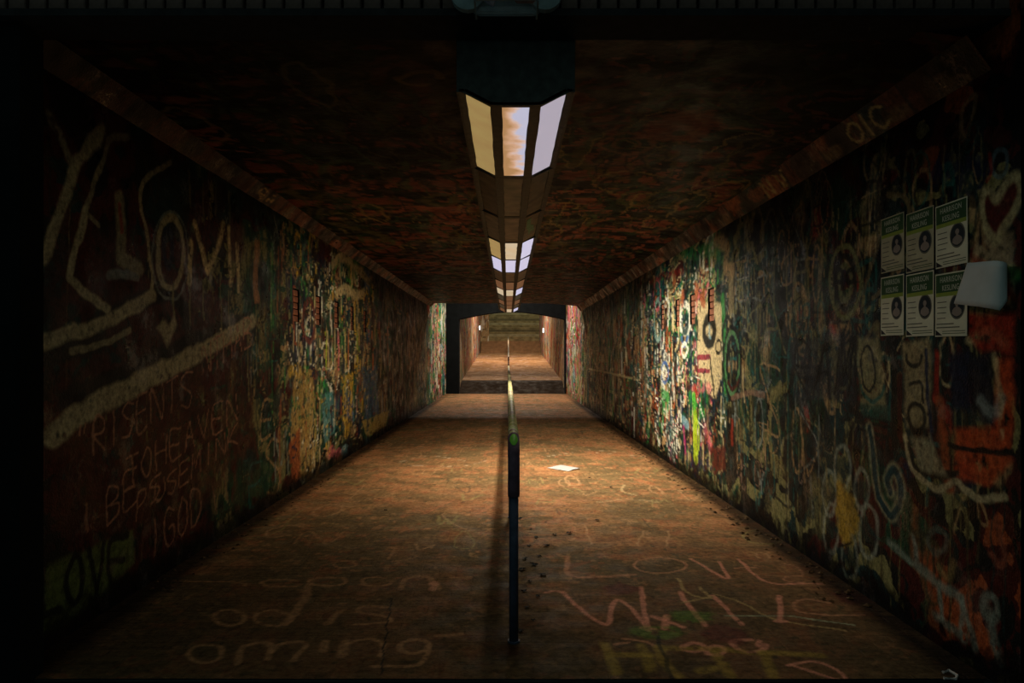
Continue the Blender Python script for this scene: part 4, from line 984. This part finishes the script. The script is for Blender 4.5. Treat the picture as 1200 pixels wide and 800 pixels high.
# =================================================================== HANDRAIL
RX = .028; RZ = EYE - .395; Y_R = 3.16
hr = empty('handrail', (RX, Y_R, 0)); tag(hr, 'long pipe handrail down the middle of the floor with paint splashed yellow and green', 'railing')
rl = D_END - .3 - Y_R
bm = bmesh.new()
pts = [(0, .06, RZ - .0)] + [(0, .06 + rl * i / 40, RZ) for i in range(1, 41)]
tube(bm, pts, .026, 16)
obj('rail', bm, M['rail'], hr, smooth=True)['label'] = 'top rail splashed with yellow, green and dark paint'
bm = bmesh.new()
el = [(0, .075, RZ)] + [(0, .075 - .075 * math.sin(a), RZ - .075 + .075 * math.cos(a)) for a in np.linspace(.2, math.pi / 2, 7)] + [(0, 0, RZ - .15), (0, 0, RZ - .262)]
tube(bm, el, [.0275] * (len(el) - 1) + [.0275], 18)
obj('elbow', bm, M['sleeve'], hr, smooth=True)['label'] = 'dark purple painted elbow at the near end'
bm = bmesh.new()
gp = []
for t_ in np.linspace(-1, 1, 7):
    for a in np.linspace(-.75, .75, 5):
        pass
# green paint patch wrapped on the elbow
bm = bmesh.new()
n_, m_ = 7, 7; grid = []
for i in range(n_):
    th = .35 + (1.05 - .35) * i / (n_ - 1); c0 = Vector((0, .075 - .075 * math.sin(th), RZ - .075 + .075 * math.cos(th))); nrm = Vector((0, -math.sin(th), math.cos(th)))
    half = .75 * math.sin(math.pi * (i + .6) / (n_ + .2))
    grid.append([bm.verts.new(c0 + (nrm * math.cos(a) + Vector((1, 0, 0)) * math.sin(a)) * .0287) for a in np.linspace(-half, half, m_)])
for A, B in zip(grid, grid[1:]):
    for j in range(m_ - 1): bm.faces.new((A[j], A[j + 1], B[j + 1], B[j]))
obj('paint_patch', bm, M['green_paint'], hr, smooth=True)['label'] = 'bright green paint patch on the elbow'
def post(y, par, zbot, ztop, nm='post', r=.0215):
    bm = bmesh.new(); tube(bm, [(0, y, zbot), (0, y, (zbot + ztop) / 2), (0, y, ztop)], r, 14)
    o = obj(nm, bm, M['post'], par, smooth=True)
    bm = bmesh.new(); tube(bm, [(0, y, zbot - .0), (0, y, zbot + .008)], .029, 14); obj('foot_flange', bm, M['post'], o)
    return o
post(0, hr, 0, RZ - .25)
y = 2.4
while y < rl: post(y, hr, 0, RZ); y += 2.4
rr = empty('handrail', (RX, D0, Z0)); tag(rr, 'thin pale handrail climbing the middle of the far sloping path', 'railing')
bm = bmesh.new(); L2 = D1 - D0 - .2; H2 = Z1 - Z0
tube(bm, [(0, -.6, .88), (0, 0, .93), (0, L2 / 2, .93 + H2 / 2), (0, L2, .93 + H2)], .028, 12)
obj('rail', bm, simple('pale_rail_paint', (.45, .38, .28), .5), rr, smooth=True)
for q in range(7): post(q * 2.5 + .1, rr, (q * 2.5 + .1) / L2 * H2, .93 + (q * 2.5 + .1) / L2 * H2)

# =================================================================== POSTERS on the right wall
def text_mesh(s, size, name='lettering', bold=.005):
    cu = bpy.data.curves.new(name, 'FONT'); cu.body = s; cu.size = size; cu.align_x = 'CENTER'; cu.space_character = 1.12; cu.offset = bold * size; cu.extrude = .0002
    o = bpy.data.objects.new('tmp', cu); col.objects.link(o)
    bpy.context.view_layer.update()
    me = bpy.data.meshes.new_from_object(o.evaluated_get(bpy.context.evaluated_depsgraph_get()))
    bpy.data.objects.remove(o); me.name = name
    return me
WALLX = WR - .006
txt1 = text_mesh('HARRISON', .040); txt2 = text_mesh('KESLING', .040)
for m_ in (txt1, txt2): m_.materials.clear(); m_.materials.append(M['ink_white'])
# local frame on the sheet: a = along the wall towards the viewer (text reads left to right), b = up, c = off the wall
def sheet(name, y_far, z_top, w, h, label, mat, seed):
    rr_ = random.Random(seed)
    root = empty(name, (WALLX, y_far, z_top)); root.rotation_euler = (math.pi / 2, 0, -math.pi / 2)
    root.rotation_euler.rotate_axis('Z', rr_.uniform(-.012, .012))
    tag(root, label, 'poster', 'campaign posters pasted on the right wall')
    def plate(nm, x0, x1, z0, z1, c, mt, wave=False):
        bm = bmesh.new(); n = 10 if wave else 1; m2 = 6 if wave else 1; g = []
        for i in range(n + 1):
            g.append([bm.verts.new((x0 + (x1 - x0) * j / m2, z0 + (z1 - z0) * i / n, c)) for j in range(m2 + 1)])
        for A, B in zip(g, g[1:]):
            for j in range(m2): bm.faces.new((A[j], A[j + 1], B[j + 1], B[j]))
        r = bmesh.ops.extrude_face_region(bm, geom=list(bm.faces)); bmesh.ops.translate(bm, vec=(0, 0, -.0006), verts=[v for v in r['geom'] if isinstance(v, bmesh.types.BMVert)])
        return obj(nm, bm, mt, root)
    def ellipse(nm, cx, cy, rx, ry, c, mt, pts=None):
        bm = bmesh.new(); P_ = pts or [(cx + rx * math.cos(a), cy + ry * math.sin(a)) for a in np.linspace(0, 2 * math.pi, 28, endpoint=False)]
        bm.faces.new([bm.verts.new((a, b, c)) for a, b in P_])
        r = bmesh.ops.extrude_face_region(bm, geom=list(bm.faces)); bmesh.ops.translate(bm, vec=(0, 0, -.0004), verts=[v for v in r['geom'] if isinstance(v, bmesh.types.BMVert)])
        return obj(nm, bm, mt, root)
    plate('paper', 0, w, -h, 0, .001, mat)
    plate('header_band', .006, w - .006, -.088 * h / .29, -.006, .0018, M['ink_green'])
    plate('lime_band', .006, w - .006, -.106 * h / .29, -.088 * h / .29, .0018, M['ink_lime'])
    for m_, zz in ((txt1, -.042), (txt2, -.080)):
        o = link_mesh('lettering', m_, root, (w * .5, zz * h / .29, .0024)); o.scale = (w / .232 * .74, h / .29 * .9, 1)
    ox, oy = w * .70, -h * .545
    ellipse('portrait_ring', ox, oy, w * .235, h * .195, .0016, M['ink_grey']); ellipse('portrait_oval', ox, oy, w * .205, h * .17, .0021, M['ink_navy'])
    ellipse('portrait_figure', 0, 0, 0, 0, .0026, M['ink_skin'], [(ox + a * w, oy + b * h) for a, b in ((-.15, -.10), (-.14, -.05), (-.09, -.02), (-.03, .0), (-.03, .015), (-.055, .035), (-.06, .065), (-.035, .092), (0, .10), (.035, .092), (.06, .065), (.055, .035), (.03, .015), (.03, .0), (.09, -.02), (.14, -.05), (.15, -.10), (.08, -.135), (.0, -.15), (-.08, -.135))])
    for q in range(4): plate('text_line', w * .07, w * (.36 + rr_.uniform(-.04, .04)), -h * (.455 + q * .085) - .002, -h * (.455 + q * .085) + .002, .0017, M['ink_grey'])
    for q, (a, b) in enumerate(((.05, .60), (.05, .78))): plate('text_line', w * a, w * b, -h * (.80 + q * .055) - .003, -h * (.80 + q * .055) + .002, .0017, M['ink_grey'])
    for q, zz in enumerate((.915, .95)): plate('text_line', w * .24, w * .95, -h * zz - .002, -h * zz + .001, .0017, M['ink_green'])
    ellipse('corner_triangle', 0, 0, 0, 0, .0018, M['ink_black'], [(w * .02, -h * .98), (w * .24, -h * .98), (w * .02, -h * .89)])
    return root
cols3 = [(1034, 1061), (1063.5, 1096), (1098, 1135.5)]
def dof(px): return WR * F / (px - CX)
def zof(px, py): return EYE + (CY - py) * dof(px) / F
top_y = [(248, 315), (240, 314), (230, 308)]      # top/bottom pixel rows at the right edge of each sheet
bot_y = [(320, 392), (316, 393), (315, 393)]
nm3 = ['left', 'middle', 'right']
for i, (a, b) in enumerate(cols3):
    for j, yy in enumerate((top_y, bot_y)):
        zt = zof(b, yy[i][0]); zb2 = zof(b, yy[i][1])
        sheet('poster', dof(a), zt, dof(a) - dof(b), zt - zb2,
              [['top left green headed poster of the six on the right wall', 'top middle green headed poster of the six on the right wall', 'clearest green headed poster, top right of the six beside the heart'],
               ['bottom left green headed poster of the six on the right wall', 'bottom middle green headed poster of the six on the right wall', 'green headed poster, bottom right of six, overlapped by the peeling white sheet']][j][i],
              M['poster_dim'] if (j == 0 and i < 2) else M['poster'], 10 * i + j)

# peeling sheet with its blank back curling into the tunnel
ps = empty('peeling_sheet', (WR, 2.70, zof(1160, 340))); tag(ps, 'torn paper sheet peeling off the right wall, blank whitish back curled outwards', 'paper')
prof = [(-.006, .040), (-.006, .01), (-.010, -.015), (-.022, -.038), (-.036, -.052), (-.052, -.054), (-.062, -.040), (-.064, .0), (-.058, .06), (-.048, .12), (-.042, .165)]
pp = smooth_pts(prof, 4)
bm = bmesh.new(); g = []
nz = 9
for i in range(nz):
    t_ = i / (nz - 1); zz = .095 - .185 * t_
    rw = []
    for k_, (a, b) in enumerate(pp):
        s_ = k_ / (len(pp) - 1); hang = max(0, s_ - .45)
        hz = zz if s_ > .45 else .085 - .11 * t_ + (zz - (.085 - .11 * t_)) * (s_ / .45) ** 2
        rw.append(bm.verts.new((a - .03 * hang * t_, b + .06 * t_ * min(1, max(0, s_ - .3) * 3), hz + hang * (.05 * (1 - t_) + .085 * t_) + random.uniform(-.0006, .0006))))
    g.append(rw)
for A, B in zip(g, g[1:]):
    for k_ in range(len(A) - 1): bm.faces.new((A[k_], A[k_ + 1], B[k_ + 1], B[k_]))
o = obj('sheet', bm, M['paper_back'], ps, smooth=True); md = o.modifiers.new('thickness', 'SOLIDIFY'); md.thickness = .0006
bm = bmesh.new()
for q in range(4): box(bm, -.0085, -.0072, -.002, .040, .055 - q * .025, .060 - q * .025)
boxobj('printed_strip', (-.0068, -.0060, .0, .052, -.02, .083), M['ink_blue'], ps)['label'] = 'bluish printed strip still stuck to the wall'
obj('text_line', bm, M['ink_white'], ps)

# =================================================================== SMALL LITTER
# white sheet on the floor
a, b_, c_, d_ = [PF(p) for p in ((641, 548.5), (657, 545), (680, 549), (666, 552.5))]
cx_ = sum(p[0] for p in (a, b_, c_, d_)) / 4; cy_ = sum(p[1] for p in (a, b_, c_, d_)) / 4
bm = bmesh.new(); n = 6; g = []
for i in range(n + 1):
    u = i / n; rw = []
    for j in range(n + 1):
        v = j / n
        x_ = (a[0] * (1 - u) + b_[0] * u) * (1 - v) + (d_[0] * (1 - u) + c_[0] * u) * v - cx_; y_ = (a[1] * (1 - u) + b_[1] * u) * (1 - v) + (d_[1] * (1 - u) + c_[1] * u) * v - cy_
        rw.append(bm.verts.new((x_, y_, .006 + .006 * math.sin(u * 3.1) * v)))
    g.append(rw)
for A, B in zip(g, g[1:]):
    for j in range(n): bm.faces.new((A[j], A[j + 1], B[j + 1], B[j]))
o = obj('paper_sheet', bm, M['paper'], None, (cx_, cy_, 0)); tag(o, 'flat white paper sheet lying on the floor right of the handrail', 'paper')
o.modifiers.new('thickness', 'SOLIDIFY').thickness = .0008
def leaf_mesh(nm, s, mat, seed):
    r = random.Random(seed); bm = bmesh.new(); c = bm.verts.new((0, 0, .12 * s)); ring = []
    for k in range(11):
        a = k / 11 * 6.283; rad = s * (1 if k % 2 else .55) * r.uniform(.8, 1.1); ring.append(bm.verts.new((math.cos(a) * rad, math.sin(a) * rad * .75, r.uniform(.03, .35) * s)))
    for k in range(11): bm.faces.new((c, ring[k], ring[(k + 1) % 11]))
    tube(bm, [(s * .5, 0, .1 * s), (s * 1.5, .1 * s, .06 * s)], .03 * s, 5)
    me = bpy.data.meshes.new(nm); bm.to_mesh(me); bm.free(); me.materials.append(mat); return me
lm = [leaf_mesh('dead_leaf', .030, M['leaf_dark'], i) for i in range(3)]
lp = leaf_mesh('dead_leaf', .055, M['leaf_pale'], 9)
for i, (px, py) in enumerate([(622, 620), (650, 627), (667, 625), (628, 630), (620, 640), (632, 652), (615, 655), (626, 662), (612, 668), (636, 674), (621, 682), (614, 693), (630, 699), (608, 608), (640, 640), (618, 712), (625, 727), (610, 740), (445, 585), (452, 598), (640, 612), (700, 610), (716, 571), (690, 560)]):
    x_, y_ = PF((px, py)); o = link_mesh('dead_leaf', lm[i % 3], None, (x_, y_, .003)); o.rotation_euler = (0, 0, random.uniform(0, 6.28)); s_ = random.uniform(.6, 1.3); o.scale = (s_, s_, s_)
    tag(o, 'small dark leaf scrap, one of those strewn just right of the handrail post' if 600 < px < 660 and py > 600 else ('dark leaf scrap on the left half of the floor, ' + ('farther' if py < 590 else 'nearer') + ' of the two' if px < 600 else 'dark leaf scrap on the right floor ' + {667: 'farthest out among the scraps beside the post', 700: 'well right of the handrail elbow', 716: 'just beyond the flat white sheet to its right', 690: 'close in front of the flat white sheet'}.get(px, 'beside the post')), 'leaf', 'dark leaf scraps on the floor')
for (px, py, lb) in ((822, 563, 'pale curled dead leaf lying at the foot of the right wall'), (673, 478, 'small pale leaf on the far floor near the right wall')):
    x_, y_ = PF((px, py)); o = link_mesh('dead_leaf', lp, None, (x_, y_, .004)); o.rotation_euler = (0, 0, 1.0); tag(o, lb, 'leaf')
bm = bmesh.new()
for i in range(420):
    side = random.random() < .6
    d = random.uniform(3.6, 13); x_ = (WR - random.uniform(.03, .26)) if side else (-WL + random.uniform(.03, .22))
    s_ = random.uniform(.006, .018); th = random.uniform(0, 3.1)
    vs = [bm.verts.new((x_ + math.cos(th + q * 1.57) * s_ * (1 + .6 * (q % 2)), d + math.sin(th + q * 1.57) * s_, .004 + .3 * s_ * (q == 0))) for q in range(4)]
    top = bm.verts.new((x_, d, .008 + s_ * .4))
    for q in range(4): bm.faces.new((vs[q], vs[(q + 1) % 4], top))
o = obj('gutter_litter', bm, M['leaf']); tag(o, 'brown leaf crumbs and grit gathered along the wall feet', 'debris', kind='stuff')
# crumpled pale scrap at the bottom right
bm = bmesh.new(); q_ = [PF(p) for p in ((1105, 789), (1112, 787), (1122, 793), (1120, 797), (1106, 796))]
ccx = sum(p[0] for p in q_) / 5; ccy = sum(p[1] for p in q_) / 5
ring = [(p[0] - ccx, p[1] - ccy, .006) for p in q_]; tube(bm, ring, .006, 6)
tag(obj('paper_scrap', bm, M['paper'], None, (ccx, ccy, 0)), 'small twisted pale paper scrap at the bottom right of the floor', 'paper')

# =================================================================== LAMPS: facade lantern, bulkheads on the far walls
ln = empty('wall_lantern', (-.005, FY0, EYE + 1.42)); tag(ln, 'clear glass bulkhead lantern hanging over the middle of the tunnel mouth', 'lantern')
bm = bmesh.new(); box(bm, -.145, .145, -.03, -.004, -.09, .12, .02); obj('back_plate', bm, M['grey_metal'], ln)
bm = bmesh.new(); box(bm, -.118, .118, -.17, -.03, -.115, .10, .012); obj('glass_cover', bm, M['clear'], ln)
bm = bmesh.new()
for x_ in (-.118, -.02, .06, .113): box(bm, x_, x_ + .006, -.175, -.169, -.118, .1)
box(bm, -.12, .12, -.176, -.168, -.120, -.113); box(bm, -.12, -.113, -.176, -.03, -.122, -.116); box(bm, .113, .12, -.176, -.03, -.122, -.116)
obj('wire_guard', bm, M['grey_metal'], ln)
bm = bmesh.new(); tube(bm, [(-.10, -.11, .03), (-.08, -.11, -.05), (-.05, -.11, -.085), (-.01, -.11, -.05)], [.03, .04, .028, .02], 12); obj('bulb', bm, M['lens_blue'], ln, smooth=True)
for sx in (-1, 1):
    bm = bmesh.new(); tube(bm, [(sx * .150, -.05, .0), (sx * .150, -.02, .0)], .065, 20)
    for v in bm.verts: v.co.z -= .028
    obj('side_disc', bm, M['grey_metal'], ln)
boxobj('lower_panel', (.03, .11, -.12, -.08, -.09, .06), M['brick'], ln, .01)['label'] = 'reddish inner panel'

wg = glow('white_lamp_glass', (1, .97, .9), 2.2)
for (px, py, side, lb) in ((561, 384, -1, 'white bulkhead lamp glowing on the left wall of the far path'), (638, 387, 1, 'white bulkhead lamp glowing on the right wall of the far path')):
    x_ = xl if side < 0 else xr; d = abs(x_) * F / abs(px - CX); z_ = EYE + (CY - py) * d / F
    t = empty('wall_lamp', (x_, d, z_)); tag(t, lb, 'lamp', 'bulkhead lamps on the far walls')
    boxobj('housing', (*sorted((0, -side * .03)), -.10, .10, -.12, .12), M['grey_metal'], t, .01)
    bm = bmesh.new(); box(bm, *sorted((-side * .03, -side * .09)), -.09, .09, -.12, .12, .02); obj('glass', bm, wg, t)
